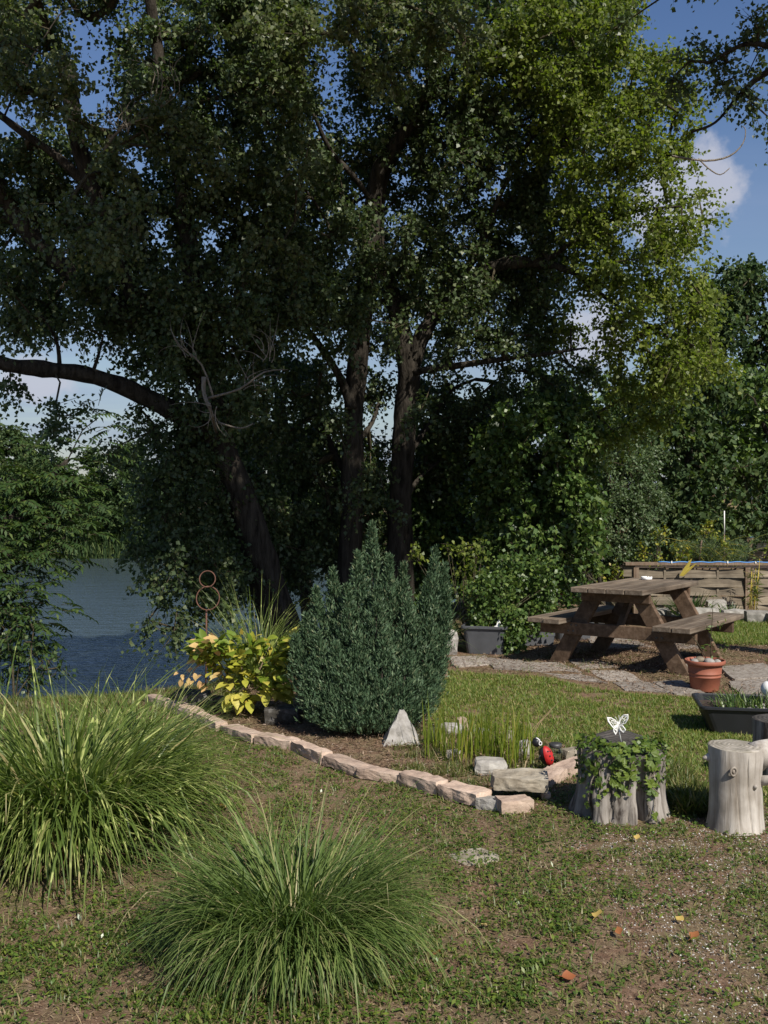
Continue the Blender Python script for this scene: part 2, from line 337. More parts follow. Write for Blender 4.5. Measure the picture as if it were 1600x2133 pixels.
def ground_mat():
    m, nt, p, o = new_mat('ground_soil')
    big = noise(nt, .9, 5, .6); fine = noise(nt, 26, 8, .7); mid = noise(nt, 6, 6, .65)
    soil = ramp(nt, [(.3, (.11, .064, .042)), (.5, (.185, .115, .075)), (.72, (.28, .195, .135))]); nt.links.new(fine.outputs[0], soil.inputs[0])
    th = ramp(nt, [(.3, (.12, .09, .05)), (.7, (.24, .19, .11))]); nt.links.new(fine.outputs[0], th.inputs[0])
    rb = ramp(nt, [(.42, (0, 0, 0)), (.58, (1, 1, 1))]); nt.links.new(mid.outputs[0], rb.inputs[0])
    c = mixc(nt, rb.outputs[0], soil.outputs[0], th.outputs[0])
    rg = ramp(nt, [(.5, (0, 0, 0)), (.68, (.6, .6, .6))]); nt.links.new(big.outputs[0], rg.inputs[0])
    c = mixc(nt, rg.outputs[0], c, (.075, .09, .03))
    nt.links.new(c, p.inputs['Base Color']); p.inputs['Roughness'].default_value = .95; p.inputs['Specular IOR Level'].default_value = .1
    bump(nt, p, fine.outputs[0], 1, .02); return m
M['ground'] = ground_mat()
def water_mat():
    m, nt, p, o = new_mat('lake_water'); p.inputs['Base Color'].default_value = (.044, .062, .066, 1); p.inputs['Roughness'].default_value = .2
    p.inputs['IOR'].default_value = 1.33; p.inputs['Specular IOR Level'].default_value = .8
    n = noise(nt, 1, 3, .6, stretch=(2.2, 6.5, 1)); n2 = noise(nt, 1, 2, .5, stretch=(.5, 1.4, 1))
    a = nt.nodes.new('ShaderNodeMath'); a.operation = 'ADD'; nt.links.new(n.outputs[0], a.inputs[0]); nt.links.new(n2.outputs[0], a.inputs[1])
    bump(nt, p, a.outputs[0], 1, .055); return m
M['water'] = water_mat()

# ------------------------------------------------------------------ terrain and water
WL = -1.2
EX = np.array([-400, -30, -6, -2.5, -1.5, -1.0, 0, 1.5, 4, 10, 20, 400.]); EY = np.array([5.5, 6.5, 7.4, 7.9, 8.4, 9.6, 12.5, 17, 24, 34, 60, 400.])
def sstep(t): t = np.clip(t, 0, 1); return t * t * (3 - 2 * t)
def ground_z(X, Y):
    X = np.asarray(X, float); Y = np.asarray(Y, float)
    ye = np.interp(X, EX, EY)
    z = -2.0 * sstep((Y - ye) / 3.2) + 2.3 * sstep((Y - 47) / 4)
    z = np.where(Y > ye, z, 0)
    far = sstep((Y - 47) / 4); z = np.where(Y < ye, 0, z)
    w = .012 * np.sin(X * 2.1 + 1) * np.cos(Y * 1.7) + .008 * np.sin(X * 5.3) * np.sin(Y * 4.1 + 2)
    return z + w * (Y < 40)
def gz(x, y): return float(ground_z(x, y))
def terrain():
    xs = np.concatenate([-np.geomspace(12, 900, 24)[::-1], np.linspace(-11.8, 11.8, 130), np.geomspace(12, 900, 24)])
    ys = np.concatenate([np.linspace(-30, 1.4, 12), np.linspace(1.6, 18, 105), np.linspace(18.4, 60, 70), np.geomspace(62, 1500, 22)])
    X, Y = np.meshgrid(xs, ys); Z = ground_z(X, Y)
    V = np.stack([X, Y, Z], -1).reshape(-1, 3); nx, ny = len(xs), len(ys)
    i = (np.arange(ny - 1)[:, None] * nx + np.arange(nx - 1)).ravel()
    me = np_mesh('ground', V, np.stack([i, i + 1, i + nx + 1, i + nx], -1), M['ground'], True)
    tag(link('ground', me), 'bare brown soil and thin lawn of the lakeside garden', None, kind='structure')
    v = [(-300, 5, WL), (60, 5, WL), (60, 52, WL), (-300, 52, WL)]
    nx = 2; me = bpy.data.meshes.new('lake'); me.from_pydata(v, [], [(0, 1, 2, 3)]); me.materials.append(M['water'])
    tag(link('lake', me), 'rippled blue green lake seen between the trees', None, kind='structure')
terrain()

# ------------------------------------------------------------------ foliage machinery
def kites(base, d, n, L, W, wp=.38, fold=.12):
    d = unit(d); s = unit(np.cross(d, n)); n = np.cross(s, d); L = np.asarray(L)[:, None]; W = np.asarray(W)[:, None]
    a = base; m = base + d * L * wp + n * W * fold; b = m + s * W / 2; e = m - s * W / 2; c = base + d * L - n * L * fold
    V = np.stack([a, b, c, e], 1).reshape(-1, 3); F = np.arange(len(V)).reshape(-1, 4); return V, F
def ribbons(base, az, th0, curl, L, W, S=6, power=1.2, taper=1.0, twist=0.3):
    """arching blades: az azimuth, th0 start angle from vertical, curl total bend"""
    n = len(base); pts = [np.array(base, float)]; t = np.linspace(0, 1, S + 1); kj = rng.normal(0, .07, (n, S)); kk = rng.random(n) < .12; kj = kj + (kk[:, None] & (np.arange(S)[None] >= rng.integers(max(1, S // 2), S + 1, n)[:, None])) * rng.uniform(.4, 1.5, n)[:, None]
    h = np.stack([np.cos(az), np.sin(az), 0 * az], -1); az2 = az + rng.normal(0, twist, n); w = np.stack([-np.sin(az2), np.cos(az2), 0 * az], -1)
    for k in range(S):
        th = th0 + curl * ((t[k] + t[k + 1]) / 2) ** power + kj[:, k]
        pts.append(pts[-1] + (h * np.sin(th)[:, None] + np.array([0, 0, 1.]) * np.cos(th)[:, None]) * (L / S)[:, None])
    V = []
    for k in range(S + 1):
        ww = W * (1 - .92 * max(0, (t[k] - .35) / .65) ** 1.4 * taper)
        V += [pts[k] - w * ww[:, None] / 2, pts[k] + w * ww[:, None] / 2]
    V = np.stack(V, 1).reshape(-1, 3); b = np.arange(n)[:, None] * (2 * (S + 1)) + np.arange(S)[None, :] * 2
    b = b.ravel(); return V, np.stack([b, b + 1, b + 3, b + 2], -1)
def cat(parts):
    V = []; F = []; o = 0
    for v, f in parts: V.append(v); F.append(f + o); o += len(v)
    return np.concatenate(V), np.concatenate(F)
def segs(A, B, ra, rb, n=5):
    """independent tapered prisms between A and B (vectorised)"""
    t = unit(B - A); up = np.where(np.abs(t[:, 2:3]) < .9, np.array([[0, 0, 1.]]), np.array([[1., 0, 0]])); a = unit(np.cross(t, up)); b = np.cross(a, t)
    V = []
    for Pn, r in ((A, ra), (B, rb)):
        for k in range(n):
            an = 2 * math.pi * k / n; V.append(Pn + (a * math.cos(an) + b * math.sin(an)) * r[:, None])
    V = np.stack(V, 1).reshape(-1, 3); o = np.arange(len(A))[:, None] * 2 * n; F = []
    for k in range(n):
        F.append(np.stack([o[:, 0] + k, o[:, 0] + (k + 1) % n, o[:, 0] + n + (k + 1) % n, o[:, 0] + n + k], -1))
    return V, np.concatenate(F)
def twigs_leaves(org, dr, tl, nl, L, W, droop=.5, spread=.7, wp=.38, up=.6, ribbon=True, jit=.03, hang=.3):
    """leafy twigs. returns leaf kites and twig segments"""
    n = len(org); k = np.arange(nl); t = (k + .6) / nl
    dr = unit(dr); tl = np.asarray(tl)
    g = np.array([0, 0, -1.])
    pos = org[:, None] + dr[:, None] * (tl[:, None, None] * t[None, :, None]) + g * (droop * tl[:, None, None] * (t ** 2)[None, :, None])
    tang = unit(dr[:, None] + g * (2 * droop * t)[None, :, None])
    r = rdir(n * nl).reshape(n, nl, 3)
    ld = unit(tang * (1 - spread) + r * spread + g * hang)
    nn = unit(rdir(n * nl).reshape(n, nl, 3) + np.array([0, 0, up]))
    base = (pos + rng.normal(0, jit, pos.shape)).reshape(-1, 3); m = len(base)
    sz = rng.uniform(.65, 1.15, m)
    lk = kites(base, ld.reshape(-1, 3), nn.reshape(-1, 3), L * sz, W * sz, wp)
    end = org + dr * tl[:, None] + g * (droop * tl * .8)[:, None]; dv = end - org
    sg = kites(org, unit(dv), rdir(n), np.linalg.norm(dv, axis=1), np.full(n, .008), .3, 0)
    return lk, sg
def smooth_line(pts, sub=5):
    """Catmull-Rom through [(Vector, r)]"""
    out = []; n = len(pts)
    for i in range(n - 1):
        p0 = pts[max(i - 1, 0)]; p1 = pts[i]; p2 = pts[i + 1]; p3 = pts[min(i + 2, n - 1)]
        for k in range(sub):
            t = k / sub
            def cr(a, b, c, d): return .5 * ((2 * b) + (c - a) * t + (2 * a - 5 * b + 4 * c - d) * t * t + (3 * b - a - 3 * c + d) * t ** 3)
            out.append((Vector([cr(p0[0][q], p1[0][q], p2[0][q], p3[0][q]) for q in range(3)]), p1[1] + (p2[1] - p1[1]) * t))
    out.append(pts[-1]); return out
def limb_mesh(name, line, parent, mat, n=12, wob=.12, sub=5):
    ln = smooth_line(line, sub); mb = MB(); pts = [p for p, r in ln]; rad = [r for p, r in ln]
    mb.tube(pts, rad, n)
    for i, v in enumerate(mb.v):
        k = i // n
        if k < len(pts):
            c = pts[k]; d = Vector(v) - c; f = 1 + wob * 2 * mnoise.noise(Vector((v[0] * 5, v[1] * 5, v[2] * 1.7))) + wob * mnoise.noise(Vector(v) * 14)
            mb.v[i] = tuple(c + d * f)
    return mb.build(name, mat, parent), ln
def grow(nodes, rad, targets, step=.35, arch=.12):
    """connect every target to the nearest existing node; returns segment arrays and twig thickness"""
    cap = len(nodes) + len(targets) * 14; Pn = np.zeros((cap, 3)); par = np.full(cap, -1); n = len(nodes); Pn[:n] = nodes; cnt = np.zeros(cap); n0 = n
    d0 = np.array([np.min(np.sum((nodes - t) ** 2, 1)) for t in targets]); tips = []
    for ti in np.argsort(d0):
        t = targets[ti]; dd = np.sum((Pn[:n] - t) ** 2, 1); j = int(np.argmin(dd)); dist = math.sqrt(dd[j]); k = int(min(max(1, round(dist / step)), 12))
        a = Pn[j]; prev = j; jit = rng.normal(0, .05 * dist, (k, 3))
        for q in range(1, k + 1):
            u = q / k; p = a + (t - a) * u + np.array([0, 0, arch * dist * math.sin(math.pi * u)]) + (jit[q - 1] if q < k else 0)
            Pn[n] = p; par[n] = prev; prev = n; n += 1
        tips.append(prev)
    for tp in tips:
        j = tp
        while j >= n0: cnt[j] += 1; j = par[j]
    idx = np.arange(n0, n); r = .0055 * cnt[idx] ** .5; pr = np.where(par[idx] >= n0, .0055 * np.maximum(cnt[par[idx]], 1) ** .5, r * 1.2)
    pr = np.minimum(pr, r * 1.6)
    return Pn[par[idx]], Pn[idx], np.minimum(pr, .05), np.minimum(r, .05)
def blob_points(blobs, per_m3=9, shell=.35):
    out = []
    for c, r in blobs:
        vol = 4.2 * r[0] * r[1] * r[2]; n = max(2, int(vol * per_m3)); d = rdir(n); q = rng.uniform(shell, 1, n) ** .5
        out.append(np.array(c) + d * q[:, None] * np.array(r))
    return np.concatenate(out)
def spray(points, center, k, tl, nl, L, W, droop, outward=.5, **kw):
    o = np.repeat(points, k, 0); n = len(o); od = unit(o - np.asarray(center)); d = unit(rdir(n) + od * outward + np.array([0, 0, .1]))
    return twigs_leaves(o, d, rng.uniform(.6, 1.2, n) * tl, nl, L, W, droop, **kw)
def crown(parent, limbs_nodes, blobs, mat, per_m3=9, k=4, tl=.4, nl=14, L=.06, W=.052, droop=.45, name='crown', branch_mat=None, step=.4, shell=.35, **kw):
    pts = blob_points(blobs, per_m3, shell); c = pts.mean(0)
    if limbs_nodes is not None:
        A, B, ra, rb = grow(np.array(limbs_nodes), None, pts, step)
        v, f = segs(A, B, ra, rb, 4)
        tw = [(v, f)]
    else: tw = []
    lk, sg = spray(pts, c, k, tl, nl, L, W, droop, **kw)
    o = link(name, np_mesh(name, *lk, mat), parent); o['kind'] = 'stuff'
    v, f = cat(tw + [sg]); b = link('branches', np_mesh('branches', v, f, branch_mat or M['twig'], True), parent); b['kind'] = 'stuff'
    return pts
def B(px, py, Y, rpx, rpy=None, ry=None):
    s = Y / FPX; rx = rpx * s; rz = (rpy or rpx) * s; return (tuple(P(px, py, Y)), (rx, ry or rx, rz))
def Ln(*pts): return [(P(a, b, y), r) for a, b, y, r in pts]

# ------------------------------------------------------------------ the three poplars
def poplar(label, limbs, blobs, stubs=(), light=None, dead=(), base=None, overhead=(), bright=False):
    b = base or limbs[0][0][0]; t = empty('poplar_tree', (b[0], b[1], b[2]), label, 'tree')
    nodes = []
    for i, ln in enumerate(limbs):
        o, s = limb_mesh('trunk' if i == 0 else 'limb', ln, t, M['bark'], 14 if i == 0 else 9)
        lim = s if i else s[len(s) // 3:]
        nodes += [tuple(p) for p, r in lim]
    for ln in stubs: limb_mesh('cut_limb', ln, t, M['bark'], 10)
    for ln in dead:
        o, s = limb_mesh('dead_branch', ln, t, M['dead_twig'], 5, .1, 3)
    crown(t, nodes, blobs, M['poplar_leaf'], 42, 8, .35, 17, .057, .049, .35)
    if light: crown(t, nodes, light, M['poplar_leaf_sunlit_pale' if bright else 'poplar_leaf_sunlit'], 58, 8, .33, 18, .054, .046, .35, name='sunny_foliage')  # clumps facing the sun take the leaf colour with sunlight painted in
    if overhead: crown(t, nodes, overhead, M['poplar_leaf'], 18, 9, .4, 12, .1, .09, .4, name='shade_canopy', step=.6)  # added canopy out of view, placed to shade the trunks and lower foliage
    return t
def jb(lst): return [B(px + random.uniform(-15, 15), py + random.uniform(-15, 15), Y, r, rz, ry) for px, py, Y, r, rz, ry in lst]
def curl(px, py, Y, ang, ln, bend, r=.006, n=6):
    """a curling bare twig drawn from one point outwards"""
    p = P(px, py, Y); a = ang; out = [(p.copy(), r)]
    for i in range(n):
        p = p + Vector((math.cos(a), random.uniform(-.3, .3), math.sin(a))) * ln / n; a += bend / n; out.append((p.copy(), r * (1 - .8 * (i + 1) / n)))
    return out
def twig_fan(px, py, Y, cnt, a0, a1, ln, r=.006):
    return [curl(px + random.uniform(-14, 14), py + random.uniform(-14, 14), Y + random.uniform(-.2, .2), R(random.uniform(a0, a1)), ln * random.uniform(.5, 1.1), random.uniform(-2.2, 2.2), r) for _ in range(cnt)]
def tree_a():
    limbs = [Ln((640, 1500, 12.8, .25), (580, 1290, 12.6, .22), (535, 1140, 12.4, .19), (480, 980, 12.2, .17), (450, 880, 12.1, .155), (420, 740, 12, .14), (400, 560, 11.8, .12), (375, 360, 11.6, .09), (330, 120, 11.4, .07), (300, -150, 11, .05), (330, -420, 10.5, .035)),
             Ln((460, 920, 12.1, .13), (400, 880, 12, .12), (320, 835, 11.8, .105), (200, 785, 11.5, .095), (90, 768, 11.3, .085), (0, 755, 11.1, .075), (-140, 690, 10.8, .05)),
             Ln((425, 780, 12, .13), (330, 700, 11.9, .12), (220, 620, 11.8, .11), (120, 545, 11.6, .105), (50, 470, 11.4, .10), (0, 395, 11.2, .09), (-80, 260, 11, .07)),
             Ln((330, 700, 11.9, .1), (270, 600, 11.6, .09), (225, 500, 11.4, .075), (205, 420, 11.2, .065), (130, 335, 11, .045), (60, 285, 10.9, .04), (0, 240, 10.8, .035), (-60, 190, 10.7, .03)),
             Ln((125, 770, 11.4, .03), (120, 720, 11.4, .022), (108, 690, 11.3, .014), (90, 660, 11.3, .008)),
             Ln((190, 785, 11.5, .025), (205, 740, 11.5, .018), (215, 700, 11.5, .01)),
             Ln((480, 1000, 12.2, .03), (430, 1060, 12.1, .022), (380, 1130, 12, .015), (340, 1230, 11.9, .008)),
             Ln((10, 240, 10.6, .012), (50, 150, 10.6, .01), (85, 90, 10.6, .008), (130, 25, 10.6, .006), (165, 20, 10.6, .004))]
    stub = [Ln((215, 450, 11.2, .09), (185, 370, 11.1, .09), (160, 280, 11, .088), (148, 210, 11, .085), (137, 128, 11, .08))]
    body = []
    for py, xs, rr in ((-60, (20, 190, 360, 520), 105), (90, (40, 330, 450, 570), 95), (230, (330, 450, 570), 90), (370, (30, 110, 290, 420, 540), 88),
                       (500, (30, 230, 330, 440, 560), 90), (610, (20, 110, 270, 380, 490, 600), 85), (700, (290, 390, 500), 80), (800, (400, 500), 70)):
        for x in xs: body.append((x, py, random.uniform(11.2, 13), rr, rr * .9, .75))
    # hanging dark skirt
    body += [(420, 900, 12, 75, 70, .6), (310, 835, 12, 36, 32, .4), (350, 930, 12, 60, 70, .6), (330, 1010, 11.8, 48, 60, .5), (420, 1010, 12.4, 95, 80, .8), (350, 1080, 12, 65, 70, .6), (420, 1130, 12.2, 85, 80, .7), (350, 1190, 11.6, 62, 60, .5),
             (430, 1230, 11.8, 75, 60, .5), (335, 1270, 11.4, 50, 38, .35), (345, 1315, 11.3, 30, 20, .3), (295, 1120, 11.8, 36, 40, .35), (540, 1060, 13.3, 85, 110, .7), (620, 1120, 13.5, 75, 90, .7), (500, 1180, 12.6, 75, 55, .5),
             (240, 935, 11.5, 26, 22, .25), (130, 880, 10.6, 14, 45, .2), (120, 845, 10.8, 12, 20, .2)]
    body += [(70, 680, 11.3, 60, 28, .4), (160, 700, 11.4, 40, 24, .35), (30, 800, 11.3, 16, 12, .2)]
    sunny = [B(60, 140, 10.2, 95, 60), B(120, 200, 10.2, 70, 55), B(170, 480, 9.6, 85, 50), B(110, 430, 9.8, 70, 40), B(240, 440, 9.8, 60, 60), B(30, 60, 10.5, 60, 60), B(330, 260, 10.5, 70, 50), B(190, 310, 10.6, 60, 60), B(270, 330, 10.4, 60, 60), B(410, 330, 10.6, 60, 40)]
    dead = twig_fan(400, 740, 10.3, 7, 60, 150, .45, .005) + twig_fan(520, 800, 10.3, 7, 20, 120, .45, .005) + twig_fan(445, 845, 10.3, 6, 160, 350, .4, .006) + [Ln((450, 900, 11.3, .02), (440, 860, 10.3, .018), (425, 820, 10.3, .022), (425, 785, 10.3, .03)), Ln((430, 830, 10.3, .014), (500, 810, 10.2, .012), (550, 775, 10.2, .009), (600, 770, 11, .005)), Ln((445, 830, 10.3, .012), (420, 760, 10.3, .01), (375, 720, 10.2, .007), (355, 685, 10.2, .004)), Ln((455, 880, 10.3, .012), (500, 892, 10.2, .008), (528, 882, 10.2, .005))]
    dead += twig_fan(560, 745, 10.3, 7, 40, 150, .5, .006) + twig_fan(260, 265, 10.3, 14, 10, 200, .5, .006) + [Ln((205, 330, 10.5, .016), (240, 280, 10.4, .014), (275, 255, 10.3, .01), (330, 240, 10.3, .005))]
    for q in ((285, 100, 0), (300, 115, 1), (315, 118, 2), (345, 115, 3), (360, 118, 4)):
        dead.append(Ln((318, 235, 10.3, .006), (q[0] + 30 - q[2] * 4, 190, 10.2, .005), (q[0] + 34 - q[2] * 8, 140, 10.2, .004), (q[0] - 40 + q[2] * 16, 118 - q[2], 10.2, .002)))
    over = [((x + random.uniform(-.2, .2), y + random.uniform(-.2, .2), z + random.uniform(-.3, .3)), (.75, .7, .6)) for x, y, z in
            ((-1.6, 7.2, 7.4), (-.7, 6.6, 7.1), (.2, 6.3, 7.2), (-1.2, 8.2, 7.8), (-.2, 7.6, 7.5), (.5, 7.3, 7.0), (.6, 8.3, 7.8), (-2.6, 8.2, 7.6), (1.0, 6.4, 7.2), (-2.4, 7.2, 7.0), (-1.6, 7.7, 6.9), (-.9, 7.3, 6.8), (-2.0, 6.7, 7.3), (-.2, 6.9, 6.9))]  # unseen foliage added to shade the leaning trunk, limb and hanging leaves
    t = poplar('leaning dark poplar at the water edge with a long bare limb reaching left', limbs, jb(body), stub, sunny, dead, overhead=over)
def tree_b():
    limbs = [Ln((715, 1480, 13.2, .2), (722, 1300, 13.2, .175), (730, 1150, 13.2, .145), (735, 1000, 13.2, .135), (738, 850, 13.2, .125), (752, 700, 13.1, .13), (768, 560, 13, .12), (778, 430, 12.9, .11), (795, 340, 12.8, .1), (860, 250, 12.7, .085), (903, 170, 12.6, .07), (925, 80, 12.5, .055), (965, -60, 12.3, .045), (1000, -350, 12, .03)),
             Ln((735, 850, 13.1, .08), (705, 780, 13, .05), (665, 720, 12.9, .042), (625, 665, 12.8, .034), (570, 600, 12.7, .035)),
             Ln((745, 760, 13.1, .06), (720, 640, 13, .05), (690, 560, 13, .035)),
             Ln((775, 420, 12.8, .04), (735, 365, 12.5, .032), (690, 315, 12.3, .027), (655, 240, 12.1, .022), (620, 155, 12, .016), (600, 80, 12, .008)),
             Ln((733, 1010, 13.3, .05), (690, 930, 13.6, .04), (660, 850, 13.8, .03), (600, 790, 14, .018)), Ln((735, 930, 13.3, .04), (775, 880, 13.6, .03), (800, 800, 13.8, .02)),
             Ln((770, 505, 12.9, .03), (710, 503, 12.6, .025), (680, 460, 12.4, .018), (640, 400, 12.2, .014), (610, 385, 12.2, .011), (560, 386, 12.2, .008), (480, 350, 12.1, .005)),
             Ln((905, 170, 12.6, .045), (900, 90, 12.5, .04), (880, 20, 12.4, .03), (860, -120, 12.3, .02)),
             Ln((870, 240, 12.7, .04), (960, 120, 12.5, .03), (1010, 20, 12.4, .02))]
    body = []
    for py, xs, rr in ((-70, (560, 790, 920, 1060, 1190), 100), (80, (590, 790, 900, 1010, 1130, 1230), 92), (220, (590, 800, 910, 1020), 88), (350, (620, 740, 850, 960), 88),
                       (480, (600, 700, 850), 85), (600, (640, 690, 800, 890), 75)):
        for x in xs: body.append((x, py, random.uniform(12, 13.6), rr, rr * .85, .75))
    body += [(560, 700, 13.2, 60, 50, .6), (640, 800, 13.5, 60, 60, .6), (640, 930, 13.8, 70, 60, .6), (680, 1040, 14.2, 55, 60, .6), (790, 800, 14, 38, 60, .6), (785, 940, 14.2, 38, 70, .6), (560, 880, 13.2, 60, 70, .6), (690, 900, 14.8, 50, 60, .6), (780, 1060, 14.8, 60, 60, .6), (700, 1000, 15, 50, 60, .6), (660, 860, 14.4, 45, 50, .5), (790, 700, 13.8, 40, 50, .5), (680, 760, 13.6, 40, 40, .5), (780, 1150, 15, 60, 50, .6), (700, 1120, 14.6, 45, 60, .5), (740, 1000, 12.2, 26, 40, .3), (700, 740, 12.2, 36, 40, .3), (735, 660, 12.3, 36, 36, .3), (820, 690, 12.6, 30, 36, .3), (700, 880, 12.3, 24, 30, .3)]
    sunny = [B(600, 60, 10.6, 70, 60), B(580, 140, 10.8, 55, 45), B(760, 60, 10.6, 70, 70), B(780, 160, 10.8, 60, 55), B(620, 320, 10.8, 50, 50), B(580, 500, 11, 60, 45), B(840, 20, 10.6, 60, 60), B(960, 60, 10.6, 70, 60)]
    over = [((x, y, z + random.uniform(-.3, .3)), (.75, .7, .6)) for x, y, z in ((1.3, 7.4, 7.2), (1.5, 8.4, 7.9), (2.1, 7.0, 7.1), (2.2, 8.0, 7.4), (3.0, 7.2, 7.2), (3.0, 8.1, 7.4), (3.7, 7.6, 7.2), (1.9, 6.3, 7.2), (2.7, 6.4, 7.4))]  # more unseen foliage, added to keep the middle trunks dark
    poplar('straight dark poplar trunk in the middle, left of the forked one', limbs, jb(body), light=sunny, overhead=over)
def tree_c():
    limbs = [Ln((838, 1500, 13.6, .23), (834, 1300, 13.6, .2), (834, 1120, 13.6, .165), (838, 980, 13.5, .155), (845, 870, 13.5, .15), (852, 770, 13.4, .15), (832, 665, 13.3, .115), (805, 575, 13.2, .09), (790, 500, 13.1, .07), (800, 380, 13, .05), (840, 300, 13, .035)),
             Ln((852, 775, 13.4, .13), (882, 695, 13.3, .11), (930, 625, 13.2, .1), (990, 572, 13, .085), (1060, 548, 12.8, .075), (1130, 548, 12.6, .055), (1190, 565, 12.4, .04), (1270, 600, 12.2, .02)),
             Ln((862, 775, 13.3, .045), (950, 762, 13, .038), (1050, 748, 12.8, .032), (1130, 738, 12.6, .024), (1220, 725, 12.4, .014)),
             Ln((838, 960, 13.6, .05), (890, 890, 13.9, .04), (930, 820, 14, .03), (990, 790, 14, .016)), Ln((836, 1060, 13.7, .04), (870, 1000, 14, .03), (915, 960, 14.2, .02)),
             Ln((940, 615, 13.1, .06), (985, 540, 13, .05), (1015, 480, 12.9, .04), (1045, 400, 12.8, .03), (1100, 300, 12.6, .025), (1180, 200, 12.4, .02), (1260, 120, 12.2, .012)),
             Ln((800, 250, 12.9, .02), (930, 240, 12.7, .03), (1060, 255, 12.5, .028), (1180, 280, 12.3, .02), (1290, 260, 12, .012)),
             Ln((1130, 548, 12.6, .035), (1230, 480, 12.2, .03), (1330, 440, 11.8, .018), (1420, 430, 11.6, .01)),
             Ln((1190, 565, 12.4, .03), (1290, 640, 12, .024), (1390, 700, 11.7, .014), (1450, 720, 11.6, .008))]
    body = []
    for py, xs, rr in ((-60, (1270,), 90), (120, (1180,), 90), (250, (1120, 1220), 90), (380, (1060, 1160), 90), (500, (960, 1060, 1160), 85), (610, (960, 1060, 1150), 72), (700, (950, 1040, 1120), 50)):
        for x in xs: body.append((x, py, random.uniform(12.8, 14.2), rr, rr * .85, .75))
    body += [(900, 860, 14.4, 55, 55, .6), (920, 960, 14.6, 60, 60, .6), (960, 810, 14.2, 70, 40, .6), (1080, 800, 13.6, 80, 40, .6), (1180, 770, 13.2, 60, 45, .5), (890, 760, 14.4, 50, 50, .5), (880, 960, 14.8, 50, 60, .5), (900, 1060, 15, 60, 60, .6), (940, 880, 14.2, 60, 50, .5), (870, 870, 12.8, 26, 34, .3), (980, 880, 13.8, 60, 50, .5), (800, 1000, 12.8, 22, 40, .3), (1010, 690, 13, 60, 36, .4)]
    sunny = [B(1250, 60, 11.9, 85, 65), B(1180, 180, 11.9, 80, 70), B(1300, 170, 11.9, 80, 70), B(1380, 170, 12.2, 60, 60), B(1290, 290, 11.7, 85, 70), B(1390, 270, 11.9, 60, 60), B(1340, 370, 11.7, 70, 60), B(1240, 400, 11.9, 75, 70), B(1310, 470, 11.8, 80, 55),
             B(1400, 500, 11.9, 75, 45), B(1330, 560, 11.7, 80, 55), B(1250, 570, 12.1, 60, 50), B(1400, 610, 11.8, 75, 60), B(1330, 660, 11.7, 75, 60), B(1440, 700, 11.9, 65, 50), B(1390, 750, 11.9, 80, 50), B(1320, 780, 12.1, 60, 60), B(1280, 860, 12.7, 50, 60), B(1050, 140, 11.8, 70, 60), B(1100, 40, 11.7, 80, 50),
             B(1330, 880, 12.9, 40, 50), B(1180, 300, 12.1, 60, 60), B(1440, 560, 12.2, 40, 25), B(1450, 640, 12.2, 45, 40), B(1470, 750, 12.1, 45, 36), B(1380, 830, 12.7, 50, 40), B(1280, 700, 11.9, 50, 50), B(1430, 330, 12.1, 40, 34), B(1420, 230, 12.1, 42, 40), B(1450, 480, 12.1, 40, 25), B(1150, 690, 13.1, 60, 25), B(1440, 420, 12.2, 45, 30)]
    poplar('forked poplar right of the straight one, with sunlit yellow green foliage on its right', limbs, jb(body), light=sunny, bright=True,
           dead=[Ln((1400, 325, 10.8, .012), (1470, 335, 10.8, .012), (1520, 325, 10.8, .009), (1548, 298, 10.8, .006), (1553, 270, 10.8, .005), (1545, 262, 10.8, .003)), Ln((1455, 330, 10.8, .009), (1475, 350, 10.8, .008), (1500, 364, 10.8, .006), (1520, 350, 10.8, .004))])
tree_a(); tree_b(); tree_c()
def tree_small():
    ln = Ln((660, 1480, 14.8, .12), (640, 1250, 14.8, .1), (622, 1080, 14.8, .085), (612, 960, 14.8, .07), (585, 850, 14.8, .05), (560, 740, 14.8, .03))
    t = empty('young_tree', ln[0][0], 'slim young tree trunk between the leaning poplar and the straight one', 'tree')
    o, s = limb_mesh('trunk', ln, t, M['bark'], 10)
    crown(t, [tuple(p) for p, r in s[8:]], jb([(600, 960, 14.8, 80, 70, .8), (660, 1120, 15, 80, 60, .8), (540, 950, 15, 60, 60, .7), (590, 780, 14.6, 70, 60, .7), (500, 1130, 14.6, 90, 60, .7)]), M['poplar_leaf'], 30, 13, .34, 14)
tree_small()
